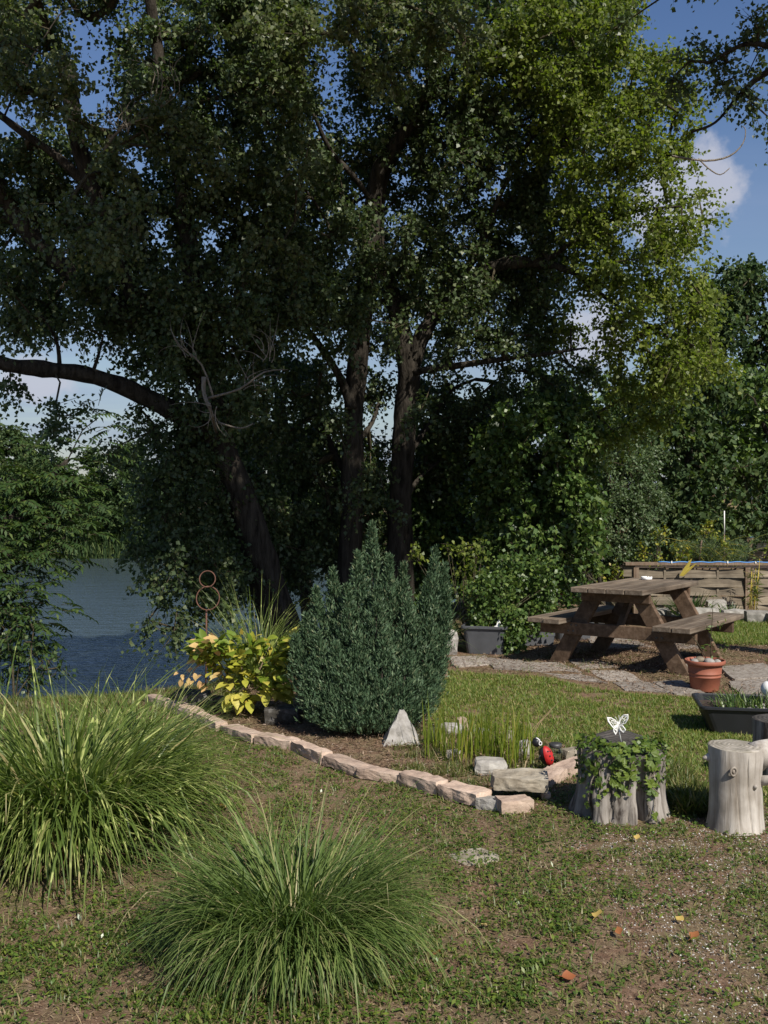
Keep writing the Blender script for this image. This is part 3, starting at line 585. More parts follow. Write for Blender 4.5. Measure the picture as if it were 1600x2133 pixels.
def edge_branch():
    ln = Ln((1900, 60, 8.5, .1), (1740, 100, 9, .05), (1600, 150, 9.4, .032), (1540, 200, 9.6, .022), (1490, 255, 9.7, .012), (1440, 275, 9.8, .01))
    b = P(2300, 1040, 8); t = empty('poplar_tree', (b.x, b.y, 0), 'dark poplar branch reaching in from the right edge across the blue sky', 'tree')
    trunk = [(Vector((b.x, b.y, -.2)), .2), (Vector((b.x - .1, b.y, 2.5)), .16), (P(1900, 60, 8.5), .1), (P(1880, -250, 8.8), .07), (P(1800, -600, 9), .04)]
    limb_mesh('trunk', trunk, t, M['bark'], 12); o, s = limb_mesh('limb', ln, t, M['bark'], 8)
    o, s2 = limb_mesh('limb', Ln((1640, 110, 9.3, .03), (1560, 90, 9.4, .02), (1480, 130, 9.5, .01)), t, M['bark'], 6)
    crown(t, [tuple(p) for p, r in s[3:] + s2], [B(1560, 110, 9.5, 65, 50), B(1620, 60, 9.4, 60, 50), B(1490, 150, 9.6, 50, 40), B(1430, 200, 9.8, 40, 35), B(1600, 190, 9.4, 50, 40), B(1530, 210, 9.6, 45, 30), B(1600, 265, 9.5, 25, 22), B(1480, 90, 9.7, 25, 22), B(1430, 150, 9.8, 40, 35)], M['poplar_leaf'], 90, 6, .26, 12, .05, .045, .3)
    # upper branch tips at the top edge
    crown(t, [tuple(P(1900, -100, 9)), tuple(P(1500, -60, 9.6))], [B(1370, -10, 9.8, 45, 22), B(1310, 20, 10, 30, 30), B(1460, -40, 9.8, 50, 22)], M['poplar_leaf'], 90, 5, .26, 12, .05, .045, .3)
edge_branch()

# ------------------------------------------------------------------ shrubs, hedge and back trees on the right
def bush(name, label, catg, base_px, blobs, mat, per=16, k=5, tl=.28, nl=10, L=.06, W=.04, droop=.25, group=None, stems=5, **kw):
    bl = [B(*b) if len(b) < 6 else B(*b) for b in blobs]; c = np.mean([q[0] for q in bl], 0)
    bx, by = base_px; t = empty(name, (bx, by, gz(bx, by)), label, catg, group)
    nodes = []
    for i in range(stems):
        q = bl[int(i * len(bl) / stems)][0]; a = R(random.uniform(0, 360)); s0 = Vector((bx + .15 * math.cos(a), by + .15 * math.sin(a), gz(bx, by) - .1))
        q = Vector(q); m = s0.lerp(q, .5) + Vector((0, 0, .15 * (q - s0).length)); h = (q - s0).length; rr = .012 * max(h, .5)
        o, s = limb_mesh('stem', [(s0, rr), (m, rr * .7), (q, rr * .35)], t, M['bark'] if h > 1.5 else M['twig'], 6)
        nodes += [tuple(p) for p, r in s[3:]]
    crown(t, nodes, bl, mat, per, k, tl, nl, L, W, droop, name='foliage', **kw)
    return t
def right_side():
    bush('hedge_shrub', 'broad leaved dark shrub mass behind the grey planter, left of the pale willow bush', 'shrub', (2.1, 14.5),
         [(930, 960, 14.8, 75, 70, .8), (980, 1070, 14.8, 85, 80, .8), (900, 1130, 14.6, 80, 90, .7), (960, 1190, 14.2, 90, 70, .6), (1020, 880, 14.6, 60, 60, .7), (880, 1040, 15, 60, 60, .7), (860, 1240, 14, 90, 60, .5)], M['hedge_leaf'], 34, 12, .28, 13, .075, .06)
    bush('hedge_shrub', 'green shrub with fresh drooping leaves under the forked poplar, centre right', 'shrub', (2.8, 13.4),
         [(1100, 920, 13.0, 95, 70, .8), (1170, 880, 12.8, 75, 60, .7), (1090, 1010, 13.0, 85, 75, .7), (1180, 990, 12.8, 70, 60, .7), (1150, 1080, 12.6, 70, 70, .6), (1180, 1150, 12.5, 65, 60, .5), (1040, 960, 13.2, 60, 60, .6), (1200, 1080, 12.6, 50, 60, .5), (1080, 1110, 12.9, 70, 60, .5)], M['hedge_leaf'], 36, 12, .28, 13, .075, .06, .35)
    bush('willow_bush', 'pale grey green small leaved bush behind the left end of the picnic table', 'bush', (4.2, 15.5),
         [(1270, 1010, 15.4, 80, 75, .8), (1290, 1100, 15.2, 75, 70, .8), (1240, 1160, 15, 70, 60, .7), (1230, 1070, 15.2, 70, 60, .7), (1320, 1030, 15.6, 60, 70, .7), (1240, 930, 15.6, 60, 60, .7), (1300, 930, 15.8, 70, 60, .7), (1300, 1170, 15, 50, 40, .6)], M['grey_leaf'], 40, 13, .26, 16, .055, .032, .2)
    bush('dark_shrub', 'low dark shrub with scattered leaves between planter and picnic table bench', 'shrub', (2.9, 12.6),
         [(1120, 1200, 12.4, 70, 60, .5), (1080, 1260, 12.2, 60, 50, .4), (1170, 1240, 12.4, 50, 45, .4), (1200, 1200, 12.6, 45, 40, .4), (1020, 1230, 12.2, 60, 60, .4), (1110, 1150, 12.6, 60, 40, .4)], M['hedge_leaf'], 60, 7, .2, 11, .055, .045)
    bush('creeper', 'rusty red creeper hanging on the dark shrub left of the picnic table', 'creeper', (3.1, 12.5),
         [(1155, 1170, 12.3, 18, 35, .15), (1165, 1215, 12.3, 12, 22, .1), (1130, 1225, 12.2, 10, 10, .1)], M['red_leaf'], 400, 3, .1, 6, .05, .04, .4, stems=2)
    bush('yellow_shrub', 'small yellow green bush touching the left end of the wooden fence', 'bush', (3.0, 14.2),
         [(1270, 1205, 13.9, 30, 22, .2), (1290, 1190, 13.9, 18, 18, .15), (1255, 1225, 13.8, 22, 16, .15)], M['yellowgreen_leaf'], 90, 4, .14, 8, .045, .032)
    # back trees
    def back(label, base, blobs, mat, L=.11, W=.085, per=12, kk=9, tl=.45, nl=13, droop=.35):
        t = empty('background_tree', (base[0], base[1], 0), label, 'tree', 'trees behind the fence')
        bl = [B(*b) for b in blobs]; top = Vector(max((b[0] for b in bl), key=lambda q: q[2]))
        o, s = limb_mesh('trunk', [(Vector((base[0], base[1], -.2)), .12), (Vector((base[0] + .2, base[1], top.z * .4)), .085), (Vector(((base[0] + top.x) / 2, (base[1] + top.y) / 2, top.z * .75)), .05), (top, .02)], t, M['bark'], 8)
        crown(t, [tuple(p) for p, r in s[4:]], bl, mat, per, kk, tl, nl, L, W, droop)
    back('grey green back tree rising highest at the right edge behind the fence', (8.6, 22), [(1530, 610, 22, 55, 60, 1), (1580, 590, 22, 45, 50, 1), (1480, 640, 21.5, 55, 50, 1), (1560, 700, 22, 70, 60, 1), (1470, 730, 21.5, 70, 60, 1), (1600, 780, 22, 60, 70, 1), (1540, 840, 21.5, 80, 70, 1), (1460, 850, 21, 70, 70, 1), (1640, 680, 22, 60, 60, 1)], M['far_leaf'])
    back('dark back tree hanging over the raised bed at the right edge', (7.4, 19), [(1600, 900, 19, 70, 80, .9), (1540, 960, 19, 70, 70, .9), (1480, 940, 19, 60, 60, .9), (1600, 1020, 19, 70, 60, .9), (1420, 980, 19, 60, 70, .9), (1660, 950, 19, 60, 80, .9), (1570, 830, 18.6, 60, 50, .8)], M['hedge_leaf'])
    back('middle back tree with drooping green leaves behind the pale willow bush', (5.0, 18), [(1450, 960, 17.4, 60, 60, .8), (1470, 1060, 17.4, 60, 60, .8), (1410, 1100, 17.3, 50, 50, .7), (1540, 1080, 17.4, 60, 50, .8), (1340, 1100, 17.4, 50, 60, .7), (1590, 1000, 17.5, 60, 60, .8), (1390, 860, 17.5, 70, 70, .9), (1350, 930, 17.5, 60, 60, .9), (1420, 800, 17.5, 60, 60, .9), (1380, 1010, 17.5, 60, 60, .9), (1330, 850, 17.8, 60, 60, .9), (1400, 1080, 17.6, 50, 50, .8), (1480, 800, 18, 50, 50, .8)], M['far_leaf'])
    back('shaded back tree filling the gap behind the forked poplar', (3.6, 20), [(1020, 950, 20, 80, 70, 1), (1120, 850, 20, 80, 60, 1), (1200, 900, 20, 70, 70, 1), (1000, 1080, 20, 90, 70, 1), (1120, 1040, 20, 90, 70, 1), (1210, 1020, 20, 70, 80, 1), (920, 1060, 20, 70, 60, 1), (1260, 850, 20, 60, 60, 1), (900, 1160, 19, 80, 60, 1)], M['hedge_leaf'])
    back('low dark back tree behind the second raised bed', (9.5, 25), [(1500, 1020, 25, 80, 70, 1.2), (1600, 1080, 25, 80, 60, 1.2), (1420, 1100, 25, 80, 60, 1.2), (1520, 1110, 25, 80, 50, 1.2), (1680, 1020, 25, 80, 80, 1.2)], M['hedge_leaf'], .16, .12, 7)
right_side()
def far_shore():
    xs = [(-21, 51, 1.0, 'far shore tree at the left edge, behind the ash crown'), (-18.6, 50.5, 1.2, 'tallest far shore tree, seen through the ash leaves'), (-16.6, 50.5, 1.05, 'narrow far shore tree with twin tops just left of the open water'), (-14.2, 50.5, .92, 'far shore tree behind the open strip of lake'),
          (-12, 50, .98, 'far shore bush right behind the hanging poplar leaves'), (-9.6, 50.5, 1.05, 'far shore tree behind the leaning poplar trunk'), (-7, 51, 1.15, 'far shore tree seen left of the slim young trunk'), (-4.2, 50.5, 1.15, 'sunlit far shore tree between young trunk and straight trunk'), (-1.5, 51, 1.05, 'far shore tree behind the straight poplar trunk'), (1.8, 51, 1.2, 'far shore tree behind the forked poplar trunk'), (5.5, 51, 1.25, 'far shore tree behind the broad leaved dark shrubs')]
    proto = []
    for v in range(3):
        h = 5.2; bl = []; t = empty('shore_tree', (0, 0, 0), 'x', 'tree', 'trees along the far shore')
        limb_mesh('trunk', [(Vector((0, 0, -.3)), .14), (Vector((.2, 0, h * .5)), .1), (Vector((0, 0, h * .85)), .04)], t, M['bark'], 6)
        for q in range(12):
            a = random.uniform(0, 6.28); hh = random.uniform(.04, .86); rr = 1.8 * (1 - .5 * hh); bl.append(((rr * .6 * math.cos(a), rr * .6 * math.sin(a), hh * h), (rr * .6, rr * .6, h * .14)))
        bl.append(((random.uniform(-.4, .4), 0, h * .9), (.6, .6, h * .14))); crown(t, None, bl, M['far_leaf'], 12, 9, .5, 10, .2, .13, .2); proto.append(t)
    for i, (x, y, sc, lb) in enumerate(xs):
        p = proto[i % 3]
        if i < 3: t = p
        else:
            t = p.copy(); COL.objects.link(t)
            for ch in list(p.children): c = ch.copy(); COL.objects.link(c); c.parent = t
        t.location = (x, y, .0); t.scale = (1, 1, sc * .8); t.rotation_euler = (0, 0, i * 1.3); t['label'] = lb
far_shore()
def reeds_far():
    n = 9000; x = rng.uniform(-40, 8, n); y = rng.uniform(48.0, 49.6, n); z = ground_z(x, y) - .05
    V, F = ribbons(np.stack([x, y, z], -1), rng.uniform(0, 6.28, n), rng.uniform(0, .4, n), rng.uniform(.1, .9, n), rng.uniform(.5, 1.5, n), np.full(n, .09), 3)
    tag(link('shore_reeds', np_mesh('shore_reeds', V, F, M['far_leaf'])), 'green waterside growth fringing the far shore', 'reeds', kind='stuff')
reeds_far()

# ------------------------------------------------------------------ rocks and stones
def rock_mesh(name, size, mat, seed, amp=.12, sub=3, sharp=.5, shear=0):
    """irregular block: cube pushed towards a box with uneven faces"""
    bm = bmesh.new(); bmesh.ops.create_cube(bm, size=1.0)
    bmesh.ops.subdivide_edges(bm, edges=bm.edges[:], cuts=sub, use_grid_fill=True)
    o = Vector((seed * 3.17, seed * 1.31, seed * 2.7)); sx, sy, sz = size; ms = min(size)
    nz = lambda u, k: Vector((mnoise.noise(u * k + o), mnoise.noise(u * k + o + Vector((9, 0, 0))), mnoise.noise(u * k + o + Vector((0, 9, 0)))))
    for v in bm.verts:
        p = v.co.copy(); sp = p.normalized() * .62; q = p.lerp(sp, 1 - sharp)
        q = Vector((q.x * sx + shear * q.z * sx, q.y * sy, q.z * sz)); u = q / ms
        v.co = q + nz(u, .8) * amp * ms * 1.1 + nz(u, 2.3) * amp * ms * .55 + nz(u, 6) * amp * ms * .22
    me = bpy.data.meshes.new(name); bm.to_mesh(me); bm.free(); me.materials.append(mat)
    return me
def rock(name, loc, size, mat, seed, label=None, catg=None, rz=0, rx=0, ry=0, parent=None, group=None, **kw):
    o = bpy.data.objects.new(name, rock_mesh(name, size, mat, seed, **kw)); COL.objects.link(o)
    o.location = loc; o.rotation_euler = (rx, ry, rz)
    if parent is not None:
        o.parent = parent; o.matrix_parent_inverse = wmat(parent).inverted()
    if label: tag(o, label, catg, group)
    return o
def edging():
    line = [(300, 1462), (345, 1480), (398, 1500), (455, 1523), (528, 1549), (602, 1565), (672, 1592), (742, 1618), (828, 1632), (912, 1655), (990, 1680), (1042, 1690)]
    c = G(650, 1585); t = empty('stone_edging', (c.x, c.y, 0), 'curved row of pale pinkish sandstone blocks edging the bed in front of the juniper', 'stone edging')
    for i in range(len(line) - 1):
        a = G(*line[i]); b = G(*line[i + 1]); d = b - a; L = d.length * 1.0; an = math.atan2(d.y, d.x); nrm = Vector((-math.sin(an), math.cos(an), 0))
        dep = .105 + .02 * math.sin(i * 2.3); m = (a + b) / 2 + nrm * dep / 2; h = .062 + .01 * math.sin(i * 1.7)
        rock('stone', (m.x, m.y, h / 2 - .008), (L * .985, dep, h), M['greystone'] if i in (10,) else M['sandstone'], i + 3, rz=an + random.uniform(-.06, .06), rx=random.uniform(-.09, .03), ry=random.uniform(-.05, .05), parent=t, amp=.13, sharp=.88, sub=9)
    for i, (p, q) in enumerate([((1120, 1642), (1162, 1618)), ((1162, 1618), (1215, 1598)), ((1205, 1600), (1262, 1592))]):
        a = G(*p); b = G(*q); d = b - a; an = math.atan2(d.y, d.x); m = (a + b) / 2
        rock('stone', (m.x, m.y, .022), (d.length * .98, .12, .06), M['sandstone'], 31 + i, rz=an, ry=-.03, parent=t, amp=.12, sharp=.9, sub=9)
edging()
def rocks():
    g = G(1090, 1668); rock('stone_slab', (g.x - .01, g.y + .04, .095), (.285, .16, .066), M['tanstone'], 50, 'thick flat tan stone slab lying on the corner of the pink stone edging', 'stone', rz=R(-4), rx=R(4), ry=R(1), amp=.15, sharp=.93, sub=12)
    g = G(1072, 1690); rock('stone', (g.x, g.y + .02, .026), (.17, .11, .07), M['sandstone'], 53, 'broken pale stone block under the tan slab', 'stone', rz=R(14), amp=.12, sharp=.8)
    g = G(1137, 1664); rock('stone', (g.x, g.y, .015), (.05, .045, .04), M['sandstone'], 55, 'small pink pebble stone right of the slab, at its foot', 'stone')
    # upright white triangular rock
    g = G(835, 1548); mb = MB()
    t = bpy.data.objects.new('standing_stone', rock_mesh('standing_stone', (1, 1, 1), M['palestone'], 60, amp=.05, sharp=.95, sub=7)); COL.objects.link(t)
    for v in t.data.vertices:
        k = min(max(v.co.z + .5, 0), 1); w = .22 * (1 - k) ** .95 + .028; lean = .0
        v.co = Vector((v.co.x * w + .01 * k, v.co.y * (.13 * (1 - k) + .03), k * .215))
        q_ = v.co.copy(); v.co += Vector((mnoise.noise(q_ * 14), mnoise.noise(q_ * 14 + Vector((5, 0, 0))), mnoise.noise(q_ * 14 + Vector((0, 5, 0))))) * .009 + Vector((mnoise.noise(q_ * 45), mnoise.noise(q_ * 45 + Vector((5, 0, 0))), mnoise.noise(q_ * 45 + Vector((0, 5, 0))))) * .006
    t.location = (g.x, g.y, -.01); t.rotation_euler = (R(-9), 0, R(6)); tag(t, 'upright triangular whitish grey stone in front of the juniper', 'stone')
    for px, py, sz, mt, lb, sd in ((1022, 1608, (.17, .13, .085), 'greystone', 'rounded dark grey stone in front of the green iris blades', 70), (945, 1580, (.1, .04, .06), 'palestone', 'pale flat stone leaning left of the iris blades', 71),
                                   (940, 1528, (.14, .1, .07), 'palestone', 'grey stone behind the glass jar beside the juniper', 72), (962, 1525, (.07, .06, .11), 'sandstone', 'orange pink stone standing behind the iris blades', 73),
                                   (1093, 1575, (.08, .08, .1), 'palestone', 'pale stone at the foot of the iris, left of the ladybird', 74), (1190, 1578, (.12, .09, .06), 'tanstone', 'tan stone between jar and ivy stump', 75), (1003, 1530, (.1, .06, .04), 'greystone', 'small grey stone behind the middle of the iris blades', 77),
                                   (1060, 1545, (.08, .08, .07), 'tanstone', 'tan stone behind the right end of the iris', 78), (990, 1790, (.19, .17, .03), 'tanstone', 'flat sandy stone sunk in the lawn below the edging corner', 79)):
        g = G(px, py); rock('stone', (g.x, g.y, sz[2] * (.38 if py < 1700 else .1)), sz, M[mt], sd, lb, 'stone', rz=random.uniform(-.6, .6), amp=.16, sharp=.6 if py < 1700 else .5)
    g = G(585, 1512); rock('rock', (g.x, g.y + .14, .045), (.26, .2, .12), M['darkstone'], 80, 'dark mottled rock in the shade between yellow shrub and juniper', 'rock', amp=.14, sharp=.7)
    g = G(395, 1478); rock('tree_stump', (g.x, g.y + .1, .05), (.26, .2, .13), M['darkstone'], 82, 'low black stump with white patches left of the yellow shrub', 'stump', amp=.1, sharp=.8)
    g = G(452, 1478); rock('rock', (g.x, g.y + .1, .03), (.16, .14, .09), M['darkstone'], 83, 'small dark rock with white mark under the yellow shrub', 'rock', amp=.14, sharp=.7)
    g = G(932, 1366); rock('rock', (g.x, g.y + .1, .1), (.2, .2, .24), M['palestone'], 84, 'pale grey boulder half hidden between juniper and grey planter', 'rock', amp=.16)
    # stone border in front of the fence
    pts = [(1345, 1283, .17, .1), (1378, 1286, .2, .12), (1408, 1290, .18, .1), (1468, 1298, .3, .2), (1492, 1283, .25, .22), (1532, 1294, .34, .15), (1578, 1300, .3, .17), (1625, 1303, .3, .16)]
    lbs = ['small stone at the left end of the border seen under the table', 'second border stone seen under the table', 'border stone right under the table edge', 'large square grey stone of the border by the dark plant', 'upper grey stone lying behind the square one', 'long low grey stone in the middle of the fence border', 'cracked grey stone at the right edge before the fence', 'grey stone leaving the right edge before the fence']
    for i, ((px, py, w, h), lb) in enumerate(zip(pts, lbs)):
        g = G(px, py); rock('border_stone', (g.x, g.y, h * .45), (w, .2, h), M['greystone'], 90 + i, lb, 'stone', group='stones bordering the bed before the fence', rz=random.uniform(-.15, .15), amp=.12, sharp=.8)
rocks()

# ------------------------------------------------------------------ path of pavers
def path():
    c = G(1200, 1400); t = tag(link('path', np_mesh('path', np.array([(c.x + a, c.y + b, .004) for a, b in ((-.1, -.1), (.1, -.1), (.1, .1), (-.1, .1))]), np.array([[0, 1, 2, 3]]), M['ground'])), 'worn path of pale gravelly slabs running under the picnic table', None, kind='structure')
    k = 0
    quads = [((935, 1372), (1010, 1368), (1025, 1385), (950, 1390)), ((1008, 1372), (1085, 1378), (1120, 1402), (1030, 1394)), ((1092, 1382), (1165, 1382), (1215, 1405), (1125, 1402)), ((1128, 1404), (1212, 1407), (1268, 1426), (1165, 1416)),
             ((1222, 1398), (1300, 1400), (1340, 1422), (1262, 1420)), ((1275, 1424), (1352, 1424), (1400, 1446), (1305, 1440)), ((1362, 1424), (1420, 1420), (1470, 1448), (1405, 1448)), ((1180, 1376), (1240, 1374), (1290, 1392), (1215, 1396)),
             ((1500, 1392), (1590, 1384), (1640, 1410), (1530, 1418)), ((1520, 1422), (1640, 1414), (1680, 1450), (1545, 1452)), ((1395, 1382), (1470, 1376), (1500, 1400), (1430, 1404)),
             ((1250, 1340), (1330, 1338), (1360, 1350), (1270, 1352)), ((1370, 1340), (1430, 1338), (1462, 1352), (1400, 1354)), ((1220, 1328), (1290, 1324), (1320, 1334), (1230, 1338))]
    for q in quads:
        cs = [G(*p) for p in q]; cs = cs[::-1]; mb = MB(); cen = sum(cs, Vector()) / 4; ring = []
        for i in range(4):
            a, b = cs[i], cs[(i + 1) % 4]
            for s in range(5):
                p = a.lerp(b, s / 5); d = (p - cen); f = 1.04 + .22 * mnoise.noise(p * 4); ring.append(cen + d * f)
        n = len(ring); lo = [Vector((p.x, p.y, -.01)) for p in ring]; hi = [cen + (p - cen) * .985 + Vector((0, 0, .014)) for p in ring]; md = [cen + (p - cen) * .5 + Vector((0, 0, .018)) for p in ring]
        mb.add(lo + hi + md + [cen + Vector((0, 0, .017))], [(i, (i + 1) % n, n + (i + 1) % n, n + i) for i in range(n)] + [(n + i, n + (i + 1) % n, 2 * n + (i + 1) % n, 2 * n + i) for i in range(n)] + [(2 * n + i, 2 * n + (i + 1) % n, 3 * n) for i in range(n)])
        mb.build('paver', M['paver'], t)
path()

# ------------------------------------------------------------------ picnic table
def picnic():
    yaw = .94; a = Vector((math.cos(yaw), math.sin(yaw), 0)); base = Vector((1.977, 9.27, 0)); L = 1.42
    c = base + a * L / 2; t = empty('picnic_table', c, 'weathered brown wooden picnic table with attached benches on the slab path', 'picnic table', rz=yaw)
    def lb(name, c, size, mat, rot=None, bev=.006):
        mb = MB(); mb.box((0, 0, 0), size); o = mb.build(name, mat, t, bev, False); o.location = c
        if rot: o.rotation_euler = rot
        return o
    HT, HB = .745, .445
    for i in range(4):
        y = (i - 1.5) * .174; tp = lb('tabletop_plank', (random.uniform(-.006, .006), y, HT - .022 + random.uniform(-.002, .002)), (L, .166, .045), M['table_top'])
    for s in (-1, 1):
        for k in range(2):
            y = s * (.51 + k * .175 + .01); lb('bench_plank', (random.uniform(-.006, .006) - (.02 if s > 0 and k == 0 else 0), y, HB - .022), (L + .04, .163, .045), M['table_top'])
    for e in (-1, 1):
        x = e * (L / 2 - .26)
        lb('top_bearer', (x + e * .048, 0, HT - .045 - .045), (.045, .66, .085), M['table_frame'])
        lb('cross_beam', (x + e * .048, 0, HB - .045 - .055), (.05, 1.5, .115), M['table_frame'])
        for s in (-1, 1):
            p0 = Vector((x, s * .60, 0)); p1 = Vector((x, s * .2, HT - .047)); d = p1 - p0; ang = math.atan2(-(d.y), d.z)
            mb = MB(); w = .062; hz = .145; wy = hz / 2 / math.cos(ang)
            vs = [Vector((sx * w / 2, q.y + sy * wy, q.z)) + Vector((x, 0, 0)) for q in (p0, p1) for sx, sy in ((-1, -1), (1, -1), (1, 1), (-1, 1))]
            mb.add(vs, [(3, 2, 1, 0), (4, 5, 6, 7), (0, 1, 5, 4), (1, 2, 6, 5), (2, 3, 7, 6), (3, 0, 4, 7)])
            lg = mb.build('leg', M['table_frame'], t, .005, False)
            for bz in (HB - .07, HB - .125):
                for by in (-.022, .03):
                    yy = s * (.6 - .4 * bz / HT) + by; m2 = MB(); m2.tube([(x + e * .068, yy, bz), (x + e * .078, yy, bz)], .009, 8); m2.build('bolt', M['dark_metal'], t, 0, False)
        # diagonal brace from beam to the top's centre
    for e in (-1, 1):
        p0 = Vector((e * (L / 2 - .30), 0, HB - .08)); p1 = Vector((e * .1, 0, HT - .05)); mb = MB(); hx = .035
        vs = [Vector((q.x + sx * hx, sy * .028, q.z)) for q in (p0, p1) for sx, sy in ((-1, -1), (1, -1), (1, 1), (-1, 1))]
        mb.add(vs, [(3, 2, 1, 0), (4, 5, 6, 7), (0, 1, 5, 4), (1, 2, 6, 5), (2, 3, 7, 6), (3, 0, 4, 7)]); mb.build('brace', M['table_frame'], t, .004, False)
    # ashtray
    p = c + a * .1 ; q = G(1347, 1208, HT); q = Vector((q.x, q.y, HT + .003))
    asht = empty('ashtray', q, 'round white ashtray on the picnic table', 'ashtray')
    mb = MB(); mb.lathe((0, 0, 0), [(.001, 0), (.048, 0), (.054, .004), (.055, .03), (.05, .031), (.044, .026), (.04, .01), (.001, .008)], 28)
    for i, v in enumerate(mb.v):
        an = math.atan2(v[1], v[0])
        if v[2] > .025 and abs(((an + 2.3 + math.pi / 2) % (2 * math.pi / 3)) - .3) < .2: mb.v[i] = (v[0], v[1], v[2] - .011)
    mb.build('bowl', M['white_ceramic'], asht, 0, False)
    m2 = MB(); m2.tube([(-.03, .0, .012), (.02, .015, .03)], .004, 8); m2.build('cigarette_end', M['tanstone'], asht, 0, False)
picnic()

# ------------------------------------------------------------------ containers, pots
def tub(name, label, catg, loc, rz, w, d, h, mat, flare=.82, rim=.018, handle=True, soil_z=.8):
    t = empty(name, loc, label, catg, rz=rz); mb = MB()
    def ring(hw, hd, z, r=.05, k=4):
        out = []
        for cx, cy, a0 in ((1, 1, 0), (-1, 1, 90), (-1, -1, 180), (1, -1, 270)):
            for i in range(k + 1):
                a = R(a0 + 90 * i / k); out.append(Vector((cx * (hw - r) + r * math.cos(a), cy * (hd - r) + r * math.sin(a), z)))
        return out
    W, D = w / 2, d / 2; f = flare
    prof = [(W * f, D * f, 0), (W * (f + (1 - f) * .9), D * (f + (1 - f) * .9), h * .9), (W * .985, D * .985, h * .905), (W * .985 + rim, D * .985 + rim, h * .91), (W * .985 + rim, D * .985 + rim, h * .985), (W * .985 + rim - .006, D * .985 + rim - .006, h), (W * .975, D * .975, h), (W * .96, D * .96, h * .97), (W * f * 1.08, D * f * 1.08, h * .5)]
    rings_ = [ring(*q) for q in prof]; n = len(rings_[0]); vs = [v for r_ in rings_ for v in r_]
    fs = [(i * n + k, i * n + (k + 1) % n, (i + 1) * n + (k + 1) % n, (i + 1) * n + k) for i in range(len(prof) - 1) for k in range(n)]; fs.append(tuple(range(n - 1, -1, -1)))
    mb.add(vs, fs, False); mb.build('body', mat, t, 0, False)
    s = ring(W * (f + (1 - f) * soil_z) * .97, D * (f + (1 - f) * soil_z) * .97, h * soil_z); m2 = MB(); m2.add(s, [tuple(range(n))]); m2.build('soil', M['soil'], t, 0, False)
    return t
def plant_leaves(name, label, catg, base, pts, mat, k, tl, nl, L, W, droop=.3, **kw):
    t = empty(name, base, label, catg); pts = np.array(pts)
    o = np.repeat(pts, k, 0); d = unit(rdir(len(o)) + np.array([0, 0, .3])); lk, sg = twigs_leaves(o, d, rng.uniform(.6, 1.2, len(o)) * tl, nl, L, W, droop, **kw)
    f = link('foliage', np_mesh('foliage', *lk, mat), t); f['kind'] = 'stuff'
    mb = MB()
    for p in pts[::max(1, len(pts) // 14)]:
        b = Vector(base); p = Vector(p); m = b.lerp(p, .5) + Vector((random.uniform(-.03, .03), 0, .05)); mb.tube([b, m, p], [.005, .004, .002], 5)
    v, f2 = sg; st = link('stems', np_mesh('stems', v, f2, M['twig']), t); st['kind'] = 'stuff'; mb.build('main_stems', M['twig'], t)
    return t
